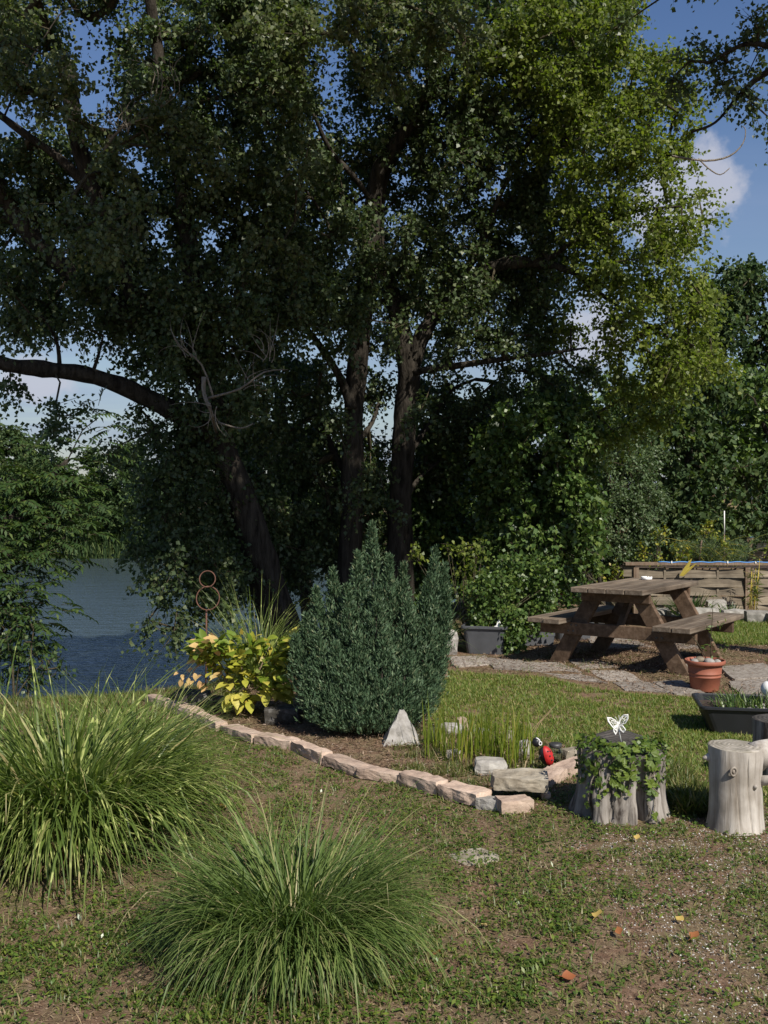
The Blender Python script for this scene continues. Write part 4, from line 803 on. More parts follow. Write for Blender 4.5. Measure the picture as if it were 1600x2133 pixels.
def containers():
    g = G(1015, 1362); y0 = g.y
    tub('planter_box', 'dark grey plastic box planter overflowing with ivy, left of the picnic table', 'planter', (g.x, g.y + .12, 0), R(-14), .44, .34, .28, M['grey_plastic'])
    ip = [(g.x + random.uniform(-.12, .25), g.y + .16 + random.uniform(-.12, .15), random.uniform(.28, .75)) for _ in range(90)]
    ip += [(g.x + .24 + random.uniform(-.06, .1), g.y - .02 + random.uniform(-.05, .12), random.uniform(.03, .4)) for _ in range(46)]
    ip += [(g.x + .45 + random.uniform(-.25, .25), g.y + .5 + random.uniform(-.2, .2), random.uniform(.2, .95)) for _ in range(130)]
    plant_leaves('ivy_plant', 'ivy growing up and spilling over the right end of the dark grey planter', 'ivy', (g.x + .05, g.y + .12, .22), ip, M['hedge_leaf'], 5, .1, 8, .042, .04)
    # white jagged shard in the planter
    q = P(1034, 1303, y0 - .02); mb = MB(); s = y0 / FPX
    out = [(-10, 12), (-4, 2), (0, 0), (2, -8), (6, -12), (9, -6), (8, 4), (10, 12)]
    vs = [q + Vector((x * s, yy, -z * s)) for yy in (0, .02) for x, z in out]; n = len(out)
    mb.add(vs, [tuple(range(n)), tuple(range(2 * n - 1, n - 1, -1))] + [(i, i + n, (i + 1) % n + n, (i + 1) % n) for i in range(n)]); tag(mb.build('shell', M['white_paint']), 'jagged white shell piece stuck in the dark grey planter', 'shell')
    for px, py, w, lb in ((1110, 1345, .5, 'long grey trough behind the ivy, half under the bench'), (1195, 1334, .42, 'grey trough under the left bench, farther back')):
        g = G(px, py); tub('planter_trough', lb, 'planter', (g.x, g.y + .1, 0), R(14), w, .22, .19, M['grey_plastic'], .9)
    # white tray behind bench
    g = G(1262, 1306); tub('plastic_tray', 'white plastic tray on the ground seen between bench and cross beam', 'tray', (g.x, g.y + .1, .03), R(-6), .3, .2, .07, M['white_paint'], .75, .01, soil_z=.5)
    # twig sapling left of planter
    pl = [tuple(P(x + random.uniform(-9, 9), y + random.uniform(-9, 9), 10.9)) for x, y in ((960, 1150), (985, 1145), (1000, 1142), (975, 1165), (985, 1190), (960, 1200), (990, 1215), (975, 1240), (940, 1140), (865, 1140), (870, 1150)) for _ in range(3)]
    plant_leaves('sapling', 'thin young poplar shoot with pale green leaves beside the juniper top', 'sapling', (P(975, 1330, 10.9).x, 10.9, 0), pl, M['poplar_leaf_sunlit_pale'], 2, .12, 6, .05, .042)
    # wooden stake
    g = G(926, 1412); mb = MB(); mb.box((0, 0, .15), (.052, .03, .36)); o = mb.build('wooden_stake', M['stake_wood'], None, .003); o.location = (g.x, g.y, 0); o.rotation_euler = (0, R(-3), R(10)); tag(o, 'short square wooden stake standing right of the juniper', 'stake')
    # terracotta pot
    g = G(1478, 1443); c = (g.x, g.y + .12, 0); t = empty('flower_pot', c, 'terracotta coloured plastic pot at the end of the slab path', 'flower pot')
    mb = MB(); mb.lathe((0, 0, 0), [(.002, 0), (.108, 0), (.112, .008), (.124, .11), (.128, .112), (.128, .120), (.1255, .122), (.127, .136), (.131, .138), (.131, .146), (.1285, .148), (.137, .205), (.139, .212), (.157, .215), (.161, .222), (.161, .242), (.156, .248), (.150, .246), (.147, .235), (.138, .2)], 48)
    mb.build('body', M['terracotta'], t, 0, False); m2 = MB(); m2.lathe((0, 0, 0), [(.141, .205), (.06, .215), (.001, .218)], 24); m2.build('soil', M['soil'], t, 0, False)
    for i, (dx, dy, r_, lb) in enumerate(((.015, -.07, .042, 'largest white egg shaped pebble in the terracotta pot'), (.085, -.05, .032, 'white pebble at the right of the terracotta pot'), (-.095, -.03, .034, 'white pebble at the left of the terracotta pot'))):
        m3 = MB(); m3.ell((0, 0, 0), (r_ * 1.1, r_ * .9, r_ * .75), None, 14, 8); o = m3.build('pebble', M['palestone']); o.location = (c[0] + dx, c[1] + dy, .218 + r_ * .5); o.rotation_euler = (0, .2, i); tag(o, lb, 'pebble')
    m3 = MB(); m3.ell((0, 0, 0), (.045, .035, .03), None, 12, 7); o = m3.build('bulb', M['fence_wood']); o.location = (c[0] - .04, c[1] + .0, .245); tag(o, 'brown bulb in the terracotta pot', 'bulb')
    t = empty('seedling', (c[0] + .02, c[1] + .02, .21), 'thin leafy seedling rising from the terracotta pot in front of the bench', 'seedling')
    mb = MB(); st = [P(x, y, c[1]) for x, y in ((1482, 1392), (1480, 1340), (1484, 1290), (1486, 1240))]; mb.tube(st, [.004, .0035, .003, .0015], 6)
    mb.tube([P(x, y, c[1] - .02) for x, y in ((1478, 1385), (1462, 1355), (1450, 1335), (1442, 1325))], [.004, .004, .005, .003], 6); mb.tube([P(x, y, c[1]) for x, y in ((1483, 1330), (1475, 1310), (1468, 1296))], [.002, .002, .001], 5); mb.build('stem', M['twig'], t)
    bs = []
    for x, y in ((1484, 1262), (1500, 1265), (1484, 1285), (1497, 1300), (1478, 1308), (1500, 1322), (1492, 1340), (1505, 1352), (1480, 1345), (1500, 1368), (1470, 1350), (1486, 1240), (1508, 1296), (1495, 1355), (1488, 1362), (1512, 1340)): bs += [tuple(P(x + random.uniform(-4, 4), y + random.uniform(-4, 4), c[1] + random.uniform(-.05, .05))) for _ in range(4)]
    bs = np.array(bs); n = len(bs); V, F = kites(bs, rdir(n) * np.array([1, 1, .4]), unit(rdir(n) + np.array([0, -.5, .8])), rng.uniform(.03, .06, n), rng.uniform(.01, .02, n)); f = link('leaves', np_mesh('leaves', V, F, M['ivy_leaf']), t); f['kind'] = 'stuff'
    # black tub at the right
    a = G(1487, 1532); tz = Vector((a.x + .40, a.y + .19, 0)); tt = tub('black_tub', 'wide black plastic tub with dark grassy plants at the right edge', 'tub', tz, R(-10), .88, .5, .185, M['black_plastic'], .84, .016, soil_z=.75)
    n = 330; x = tz.x + rng.uniform(-.32, .36, n); y = tz.y + rng.uniform(-.16, .16, n)
    V, F = ribbons(np.stack([x, y, np.full(n, .13)], -1), rng.uniform(0, 6.28, n), rng.uniform(0, .6, n), rng.uniform(.2, 1.5, n), rng.uniform(.07, .2, n), rng.uniform(.005, .011, n), 4)
    pt = empty('tub_plants', (tz.x, tz.y, .13), 'dark green strappy plants growing in the black tub', 'plants'); f = link('leaves', np_mesh('leaves', V, F, M['hedge_leaf']), pt); f['kind'] = 'stuff'
    for i in range(10):
        x = tz.x + random.uniform(-.33, .2); y = tz.y + random.uniform(-.2, .05)
        rock('pebble', (x, y, .148), (.04, .03, .03), M['palestone'], 120 + i, 'small pale pebble lying in the black tub among the plants', 'pebble', group='pebbles in the black tub', sub=2)
    # white ornament on the tub
    g = P(1592, 1432, tz.y + .1); t = empty('goose_ornament', g - Vector((-.03, 0, .07)), 'rounded white garden ornament half cut by the right edge above the black tub', 'ornament')
    mb = MB(); mb.ell((0, 0, .06), (.05, .06, .055)); mb.ell((.02, -.01, .105), (.03, .04, .03)); mb.build('body', M['white_paint'], t, 0, False)
    m2 = MB(); m2.ell((.045, -.03, .14), (.02, .03, .012)); m2.build('green_cap', M['ivy_big'], t, 0, False)
containers()

# ------------------------------------------------------------------ fence of the raised bed
def fence():
    Y = 14.0; X = lambda px: (px - 800) / FPX * Y; T = .69
    t = empty('raised_bed_fence', (X(1450), Y, 0), 'weathered slatted wooden panel fence of the raised bed, with posts and brown top board', 'fence')
    def b(name, c, size, mat, bev=.004, rot=None):
        mb = MB(); mb.box((0, 0, 0), size); o = mb.build(name, mat, t, bev, False); o.location = (c[0] - X(1450), c[1] - Y, c[2])
        if rot: o.rotation_euler = rot
        return o
    posts = [1324, 1556, 1790]
    for px in posts: b('post', (X(px), Y - .02, T / 2 - .03), (.07, .08, T - .06), M['fence_post'])
    b('post', (X(1308), Y + .06, .32), (.09, .06, .66), M['fence_post']); b('post', (X(1566), Y - .015, T / 2 - .03), (.045, .06, T - .07), M['fence_post'])
    b('short_board', (X(1310), Y - .0, T - .1), (.16, .05, .17), M['fence_wood'])
    for i in range(2):
        b('top_board', (X(1305) + 1.3 + i * 2.66, Y, T - .012 + i * .002), (2.655, .16, .038), M['fence_post'])
    for j in range(2):
        x0, x1 = X(posts[j]) + .037, X(posts[j + 1]) - .037; L = x1 - x0
        for r_ in range(5):
            s = -1 if r_ % 2 == 0 else 1; z = .06 + r_ * .122 + random.uniform(-.006, .006)
            # a woven slat: in front of the odd battens, behind the even ones
            mb = MB(); n = 24; prof = []
            for k in range(n + 1):
                u = k / n; prof.append((x0 + L * u - X(1450), s * .014 * math.cos(u * math.pi * 4)))
            vs = []; fs = []
            for k, (x, y) in enumerate(prof):
                w = .004 * math.sin(k * .9 + r_ * 2)
                for dy, dz in ((-.006 - .012, -.057), (-.006 + .010, .053 + w), (.006 + .010, .053 + w), (.006 - .012, -.057)): vs.append((x, y + dy - .012, z + dz))
            for k in range(n):
                for q in range(4): fs.append((k * 4 + q, k * 4 + (q + 1) % 4, (k + 1) * 4 + (q + 1) % 4, (k + 1) * 4 + q))
            mb.add(vs, fs); mb.build('slat', M['fence_wood'], t, 0, False)
        for u in (.25, .5, .75): b('batten', (x0 + L * u, Y - .012, T / 2 - .02), (.03, .014, T - .08), M['fence_wood'], .002)
    # return side going back
    for r_ in range(5): b('slat', (X(1310) - .03, Y + .65, .06 + r_ * .122), (.02, 1.1, .118), M['fence_wood'], .002)
    # blue hose with white clips
    hose = empty('garden_hose', (X(1460), Y - .06, T), 'thin bright blue hose clipped along the top of the wooden fence', 'hose'); mb = MB()
    pts = [Vector((X(1368) + (X(1610) - X(1368)) * k / 30, Y - .075, T + .014 + .005 * math.sin(k * 1.3))) for k in range(31)]; mb.tube(pts, .0075, 7); mb.build('hose', M['blue_hose'], hose)
    for px in (1396, 1432, 1512, 1570): m2 = MB(); m2.box((X(px), Y - .082, T + .013), (.015, .02, .032)); m2.build('clip', M['white_paint'], hose, .002)
    # soil in the raised bed
    tag(link('bed_soil', np_mesh('bed_soil', np.array([(X(1312), Y + .1, T - .08), (8, Y + .1, T - .08), (8, Y + 1.3, T - .08), (X(1312), Y + 1.3, T - .08)]), np.array([[0, 1, 2, 3]]), M['soil'])), 'dark soil filling the raised bed', None, kind='structure')
    # second raised bed farther back
    Y2 = 20.; X2 = lambda px: (px - 800) / FPX * Y2; t2 = empty('raised_bed_fence', (X2(1580), Y2, 0), 'second wooden raised bed wall farther back at the right edge, blue line on top', 'fence')
    def b2(name, c, size, mat): mb = MB(); mb.box(c, size); return mb.build(name, mat, t2, .004)
    zt = P(1580, 1124, Y2).z
    b2('top_board', (X2(1640), Y2, zt), (1.6, .16, .07), M['fence_post'])
    for r_ in range(4): b2('slat', (X2(1642), Y2 + .01, zt - .13 - r_ * .15), (1.5, .02, .125), M['palestone'] if r_ == 0 else M['fence_wood'])
    b2('post', (X2(1562), Y2 - .03, zt / 2), (.08, .08, zt - .05), M['fence_post']); mb = MB(); mb.tube([(X2(1535), Y2 - .05, zt + .05), (X2(1720), Y2 - .05, zt + .045)], .012, 6); mb.build('hose', M['blue_hose'], t2)
    # garden stake with white tip
    t3 = empty('garden_stake', (P(1508, 1100, 14.6).x, 14.6, .6), 'thin stake with a white upper end standing in the raised bed', 'stake'); mb = MB(); mb.tube([P(1509, 1112, 14.6), P(1509, 1170, 14.6)], .007, 6); mb.build('pole', M['stake_wood'], t3)
    mb = MB(); mb.tube([P(1509, 1064, 14.6), P(1509, 1112, 14.6)], .008, 6); mb.build('white_end', M['white_paint'], t3)
    t3 = empty('garden_stake', (P(1462, 1150, 14.5).x, 14.5, .6), 'slanting bare wooden stake among the yellow plants of the raised bed', 'stake'); mb = MB(); mb.tube([P(1456, 1170, 14.5), P(1462, 1125, 14.5)], .012, 6); mb.build('pole', M['stake_wood'], t3)
    # dry strap leaves hanging over the fence
    t4 = empty('dry_leaves', P(1430, 1200, 13.85), 'two long dry yellow strap leaves slanting over the wooden fence', 'leaves')
    for pts in (((1418, 1200), (1432, 1180), (1440, 1165)), ((1420, 1201), (1436, 1185), (1450, 1174))):
        mb = MB(); ps = [P(x, y, 13.84 - .02 * i) for i, (x, y) in enumerate(pts)]; vs = []
        for i, p in enumerate(ps): w = (.02, .03, .008)[i]; vs += [p + Vector((-w, 0, 0)), p + Vector((0, -.008, .01)), p + Vector((w, 0, 0))]
        mb.add(vs, [(0, 1, 4, 3), (1, 2, 5, 4), (3, 4, 7, 6), (4, 5, 8, 7)]); mb.build('leaf', M['yellow_leaf'], t4)
    # raised bed planting
    bush('bed_shrub', 'bright yellow green leafy plants above the left part of the fence', 'shrub', (X(1390), Y + .5), [(1375, 1140, 14.5, 34, 26, .25), (1410, 1150, 14.5, 36, 20, .25), (1360, 1155, 14.4, 22, 14, .2), (1380, 1115, 14.6, 14, 16, .15)], M['yellowgreen_leaf'], 60, 5, .14, 9, .05, .035)
    bush('bed_shrub', 'yellowing leafy plants with orange tints above the middle of the fence', 'shrub', (X(1470), Y + .5), [(1450, 1140, 14.5, 36, 30, .3), (1490, 1140, 14.5, 34, 32, .3), (1470, 1110, 14.6, 26, 24, .2), (1520, 1150, 14.5, 26, 20, .2), (1600, 1155, 14.5, 20, 18, .2)], M['yellowgreen_leaf'], 50, 5, .15, 9, .045, .03)
    t5 = empty('asparagus_plant', (X(1540), Y + .6, .6), 'feathery asparagus plant arching above the right part of the fence', 'plant'); n = 60; mb = MB(); tips = []
    for i in range(n):
        az = random.uniform(0, 6.28); L = random.uniform(.5, .85); b0 = Vector((X(1530) + random.uniform(-.25, .3), Y + .6 + random.uniform(-.2, .2), .6)); ps = [b0]; th = random.uniform(.0, .5)
        for k in range(7): th += random.uniform(.12, .32); ps.append(ps[-1] + Vector((math.cos(az) * math.sin(th), .5 * math.sin(az) * math.sin(th), math.cos(th))) * L / 7); tips.append(tuple(ps[-1]))
        mb.tube(ps, [.005, .005, .004, .004, .003, .003, .002, .001], 4, False)
    mb.build('stems', M['yellowgreen_leaf'], t5); tp = np.array(tips); o = np.repeat(tp, 26, 0); m = len(o)
    V, F = kites(o + rng.normal(0, .03, o.shape), unit(rdir(m) + np.array([0, 0, .2])), rdir(m), rng.uniform(.02, .06, m), np.full(m, .004)); f = link('feathery_leaves', np_mesh('feathery_leaves', V, F, M['grey_leaf']), t5); f['kind'] = 'stuff'
    # plants in front of the fence
    def strap(name, label, px, py, Yp, n, L, W, mat, spread=.5, curlr=(.4, 1.6), rad=.06):
        p = P(px, py, Yp); z0 = max(gz(p.x, Yp), 0); tt = empty(name, (p.x, Yp, z0), label, 'plant'); a = rng.uniform(0, 6.28, n); r_ = rng.uniform(0, rad, n)
        base = np.stack([p.x + r_ * np.cos(a), Yp + r_ * np.sin(a), np.full(n, z0)], -1); V, F = ribbons(base, a + rng.normal(0, .3, n), rng.uniform(0, spread, n), rng.uniform(*curlr, n), rng.uniform(.6, 1.1, n) * L, rng.uniform(.7, 1.2, n) * W, 5)
        f = link('leaves', np_mesh('leaves', V, F, mat), tt); f['kind'] = 'stuff'; return tt
    strap('spiky_plant', 'dark green spiky leaved plant before the fence, right of the table', 1438, 1280, 13.3, 160, .42, .025, M['ash_leaf'], .9, (.2, 1.0), .12)
    strap('spiky_plant', 'small dark spiky plant on the border stones before the fence', 1523, 1285, 13.4, 90, .22, .022, M['ash_leaf'], 1.1, (.1, .8), .08)
    strap('striped_plant', 'pale striped leaved plant seen through the table legs', 1350, 1280, 13.4, 50, .3, .03, M['striped_blade'], .5, (.1, .9), .05)
    p = P(1568, 1285, 13.6); t6 = empty('cane_plant', (p.x, 13.6, 0), 'tall narrow leaved cane plant with pale stems against the right fence post', 'plant'); mb = MB(); bs = []; dz = []
    for i in range(6):
        x = p.x + random.uniform(-.06, .05); top = random.uniform(.55, .8); l0 = random.uniform(-.03, .06); mb.tube([(x, 13.6, 0), (x + l0 / 2, 13.6, top / 2), (x + l0, 13.58, top)], [.005, .0045, .003], 6)
        for k in range(34): u = random.uniform(.25, 1); bs.append((x + l0 * u, 13.6, top * u))
    mb.build('canes', M['yellow_leaf'], t6); bs = np.array(bs); m = len(bs); V, F = kites(bs, unit(rdir(m) * np.array([1, .6, .5]) + np.array([0, 0, -.1])), rdir(m), rng.uniform(.06, .13, m), np.full(m, .014)); f = link('leaves', np_mesh('leaves', V, F, M['weed']), t6); f['kind'] = 'stuff'
fence()

# ------------------------------------------------------------------ stump, logs, ivy, ornaments
def ring_solid(name, cx, cy, rfun, zs, ztop, mat_side, mat_top, t, n=72):
    """trunk section: rfun(angle, u) radius, ztop(x, y) uneven top"""
    mb = MB(); vs = []; m = len(zs)
    for i, u in enumerate(zs):
        for k in range(n):
            a = 2 * math.pi * k / n; r = rfun(a, u); x, y = r * math.cos(a), r * math.sin(a); vs.append((x, y, u * ztop(x, y)))
    fs = [(i * n + k, i * n + (k + 1) % n, (i + 1) * n + (k + 1) % n, (i + 1) * n + k) for i in range(m - 1) for k in range(n)]
    mb.add(vs, fs, True); o = mb.build(name, mat_side, t, 0, False)
    m2 = MB(); vs = []
    fr = (1, .93, .75, .5, .25)
    for f in fr:
        for k in range(n):
            a = 2 * math.pi * k / n; r = rfun(a, 1) * f; x, y = r * math.cos(a), r * math.sin(a); vs.append((x, y, ztop(x, y) + (.0 if f == 1 else .004 + .004 * mnoise.noise(Vector((x * 14, y * 14, 3))))))
    vs.append((0, 0, ztop(0, 0) + .004)); q = len(fr)
    fs = [(i * n + k, i * n + (k + 1) % n, (i + 1) * n + (k + 1) % n, (i + 1) * n + k) for i in range(q - 1) for k in range(n)] + [((q - 1) * n + k, (q - 1) * n + (k + 1) % n, q * n) for k in range(n)]
    m2.add(vs, fs, True); m2.build('cut_top', mat_top, t, 0, False)
    return o
def stumps():
    g = G(1318, 1722); cx, cy = g.x, g.y + .23
    t = empty('tree_stump', (cx, cy, 0), 'broad weathered grey tree stump overgrown with ivy', 'stump')
    def rf(a, u):
        flare = 1 + .22 * (1 - u) ** 2.2; lobes = .06 * math.sin(2 * a + 1) + .03 * math.sin(5 * a + 2 * u) + .13 * mnoise.noise(Vector((math.cos(a) * 2.2, math.sin(a) * 2.2, u * 2.6 + 4))) + .04 * mnoise.noise(Vector((math.cos(a) * 4, math.sin(a) * 4, u * 1.2)))
        g_ = 0
        for a0, w, d in ((-1.25, .11, .42), (-2.05, .05, .18), (-.85, .035, .14), (-2.6, .1, .2), (.2, .1, .15), (2.3, .1, .2), (-1.65, .03, .12), (-.5, .03, .1)):
            dd = abs((a - a0 + math.pi) % (2 * math.pi) - math.pi) + .05 * mnoise.noise(Vector((u * 4, a0, 0))); g_ += d * math.exp(-(dd / w) ** 2) * (1.15 - .75 * u)
        fine = .012 * mnoise.noise(Vector((math.cos(a) * 22, math.sin(a) * 22, u * 3)))
        return .195 * flare * (1 + lobes - g_) + fine
    ztop = lambda x, y: .335 + .12 * y + .02 * mnoise.noise(Vector((x * 9, y * 9, 0)))
    ring_solid('stump_body', cx, cy, rf, [0, .08, .16, .25, .35, .45, .55, .66, .78, .9, 1], ztop, M['stump_wood'], M['end_grain_dark'], t, 120)
    # ivy: stems and single leaves
    iv = empty('ivy', (cx, cy, .34), 'green ivy trailing over the top and down the front of the broad stump', 'ivy')
    def surf(a, u): r = rf(a, u) + .012; x, y = r * math.cos(a), r * math.sin(a); return Vector((cx + x, cy + y, u * ztop(x, y)))
    lm = []
    for q in range(3):
        mb = MB(); s = .04 * (1, .85, 1.1)[q]; o = [(0, 0, 0), (.45, .35, .06), (.35, .75, .0), (.1, .62, .05), (0, 1.05, -.12), (-.1, .62, .05), (-.35, .75, 0), (-.45, .35, .06)]
        mb.add([Vector(v) * s for v in o], [(0, 1, 2, 3), (0, 3, 4, 5), (0, 5, 6, 7)]); lm.append(mb.mesh('leaf', M['ivy_big']))
    strands = []
    for i in range(14):
        a0 = random.choice((-1.0, -1.35, -1.7, -2.1, -2.5, -.7, -.4, -2.8)) + random.uniform(-.15, .15); end = random.uniform(.05, .7); pts = []; a = a0
        for k in range(9):
            u = 1 - (1 - end) * k / 8; a += random.uniform(-.07, .07); pts.append(surf(a, u))
        strands.append(pts); mb = MB(); mb.tube(pts, .0035, 5); mb.build('vine', M['dead_twig'], iv)
    def leaf(p, nrm):
        o = bpy.data.objects.new('leaf', random.choice(lm)); COL.objects.link(o); o.parent = iv; o.matrix_parent_inverse = wmat(iv).inverted()
        nrm = (nrm + Vector((random.uniform(-.6, .6), random.uniform(-.6, .6), random.uniform(-.3, .8)))).normalized(); qn = nrm.to_track_quat('Z', 'Y')
        o.rotation_euler = (qn @ Matrix.Rotation(random.uniform(0, 6.28), 3, 'Z').to_quaternion()).to_euler(); o.location = p; s = random.uniform(.55, 1.2); o.scale = (s, s, s)
    for i in range(235):
        if i < 130:
            a = random.uniform(-3.3, .35); f = random.uniform(.45, 1.08); r = rf(a, 1) * f; x, y = r * math.cos(a), r * math.sin(a); p = Vector((cx + x, cy + y, ztop(x, y) + random.uniform(.0, .035))); leaf(p, Vector((x, y, .3)).normalized())
        else:
            s = random.choice(strands); k = random.uniform(0, 7.9) ; p = s[int(k)].lerp(s[int(k) + 1], k % 1) + Vector((random.uniform(-.02, .02), random.uniform(-.03, 0), random.uniform(-.02, .02))); leaf(p, Vector((p.x - cx, p.y - cy, .05)).normalized())
    # dense small leaves between
    n = 900; a = rng.uniform(-3.4, .5, n); f = rng.uniform(.4, 1.1, n); pts = []
    for i in range(n):
        u = 1.0 if i < 520 else rng.uniform(.45, 1) ; r = rf(a[i], u) * (f[i] if i < 520 else 1.04); x, y = r * math.cos(a[i]), r * math.sin(a[i]); pts.append((cx + x, cy + y, u * ztop(x, y) + (rng.uniform(0, .03) if i < 520 else 0)))
    pts = np.array(pts); nn = unit(pts - np.array([cx, cy, .15]) + rdir(n) * .1); V, F = kites(pts, rdir(n), nn, rng.uniform(.014, .028, n), rng.uniform(.012, .022, n), .5); fo = link('small_leaves', np_mesh('small_leaves', V, F, M['ivy_leaf']), iv); fo['kind'] = 'stuff'
    # fallen leaves on the stump
    # driftwood log seat
    g = G(1549, 1742); lx, ly = g.x, g.y + .12; t = empty('log_seat', (lx, ly, 0), 'smooth pale driftwood log standing upright with rings on top', 'log')
    def rl(a, u): return .116 * (1 + .16 * (1 - u) ** 4 + .035 * math.sin(a + 1 + u * 2.5) + .05 * mnoise.noise(Vector((math.cos(a) * 1.2, math.sin(a) * 1.2, u * 4 + 7))) + .03 * math.sin(2 * a + u * 2) + .07 * math.exp(-((u - .88) / .1) ** 2) * max(0, math.cos(a + .2)) + .035 * mnoise.noise(Vector((math.cos(a) * 2, math.sin(a) * 2, u * 2.5)))) - sum(dp * math.exp(-((((a - a0 + .05 * math.sin(u * 4 + a0) + .12 * (u - .5) + math.pi) % (2 * math.pi)) - math.pi) / .016) ** 2) * max(0, min(1, (u1 - u) * 9)) * max(0, min(1, (u - u0) * 9)) for a0, dp, u0, u1 in ((-1.32, .009, -.2, .95), (-1.0, .004, .3, 1.2), (-1.8, .004, -.2, .6), (-.55, .003, -.2, .8)))
    zt = lambda x, y: .388 + .04 * y - .03 * x
    ring_solid('log_body', lx, ly, rl, [0, .1, .2, .3, .4, .5, .6, .7, .8, .88, .94, .975, 1], zt, M['driftwood'], M['end_grain'], t, 380)
    for (p0, p1, r0, r1) in (((.09, -.05, .235), (.19, -.10, .25), .022, .016), ((-.09, .02, .325), (-.15, .0, .33), .02, .006), ((.1, .02, .33), (.2, .04, .365), .06, .05), ((.055, -.098, .215), (.062, -.118, .228), .009, .003)):
        mb = MB(); a, b = Vector(p0), Vector(p1); mb.tube([a, a.lerp(b, .5) + Vector((0, 0, .004)), b], [r0 * 1.2, r0, r1], 12); mb.build('branch_stub', M['driftwood'], t, 0, False)
    mb = MB(); kc = Vector((-.045, -.113, .295)); mb.tube([kc + Vector((math.cos(k / 14 * 6.283) * .015, -.002 + .004 * math.cos(k / 14 * 6.283), math.sin(k / 14 * 6.283) * .019)) for k in range(14)], .0055, 6, closed=True); mb.ell(kc + Vector((0, .004, 0)), (.009, .009, .012), None, 8, 6); mb.build('knot', M['driftwood'], t, 0, False)
    g = G(1668, 1660); t = empty('log_seat', (g.x, g.y + .25, 0), 'darker second log behind the driftwood log, cut by the right edge', 'log')
    rl2 = lambda a, u: .15 * (1 + .04 * math.sin(3 * a) + .05 * mnoise.noise(Vector((math.cos(a) * 3, math.sin(a) * 3, u * 2)))); ring_solid('log_body', 0, 0, rl2, [0, .25, .5, .75, 1], lambda x, y: .35, M['stump_wood'], M['end_grain_dark'], t, 48)
    # butterfly
    bx, by = P(1290, 1560, cy - .03).x, cy - .03; t = empty('butterfly_ornament', (bx, by, .33), 'white filigree metal butterfly on a thin stake above the ivy stump', 'ornament')
    mb = MB(); mb.tube([P(1294, 1545, by), P(1287, 1505, by)], .0028, 6); mb.build('stake', M['white_paint'], t)
    s = by / FPX
    def wing(name, pts, org, yaw):
        mb = MB(); o = P(*org, by)
        def w(p): dx = (p[0] - org[0]) * s; dz = -(p[1] - org[1]) * s; return o + Vector((dx * math.cos(yaw), dx * math.sin(yaw), dz))
        out = [w(p) for p in pts]; mb.tube(out, .003, 5, closed=True); cen = sum(out, Vector()) / len(out)
        for p in pts: mb.tube([w(org), w(p)], .0013, 4)
        inner = [w(org).lerp(q, .62) for q in out]; mb.tube(inner, .0016, 4, closed=True)
        rim = [w(org).lerp(q, .84) for q in out]; n = len(out); mb.add(out + rim, [(i, (i + 1) % n, n + (i + 1) % n, n + i) for i in range(n)]); mb.build(name, M['white_paint'], t)
    wing('wing', [(1283, 1522), (1272, 1512), (1262, 1500), (1260, 1492), (1270, 1494), (1281, 1500), (1287, 1508)], (1287, 1510), R(25)); wing('wing', [(1287, 1512), (1285, 1524), (1281, 1530), (1276, 1522), (1277, 1514)], (1287, 1510), R(25))
    wing('wing', [(1290, 1508), (1292, 1496), (1300, 1488), (1309, 1486), (1309, 1494), (1304, 1504), (1296, 1509)], (1288, 1510), R(-35)); wing('wing', [(1290, 1511), (1298, 1511), (1304, 1518), (1300, 1525), (1293, 1520)], (1288, 1510), R(-35))
    mb = MB(); mb.tube([P(1289, 1522, by), P(1288, 1512, by), P(1287, 1503, by)], [.002, .004, .003], 6); mb.tube([P(1287, 1503, by), P(1284, 1496, by), P(1281, 1493, by)], .001, 4); mb.tube([P(1288, 1503, by), P(1290, 1496, by), P(1289, 1490, by)], .001, 4); mb.build('body', M['white_paint'], t)
stumps()
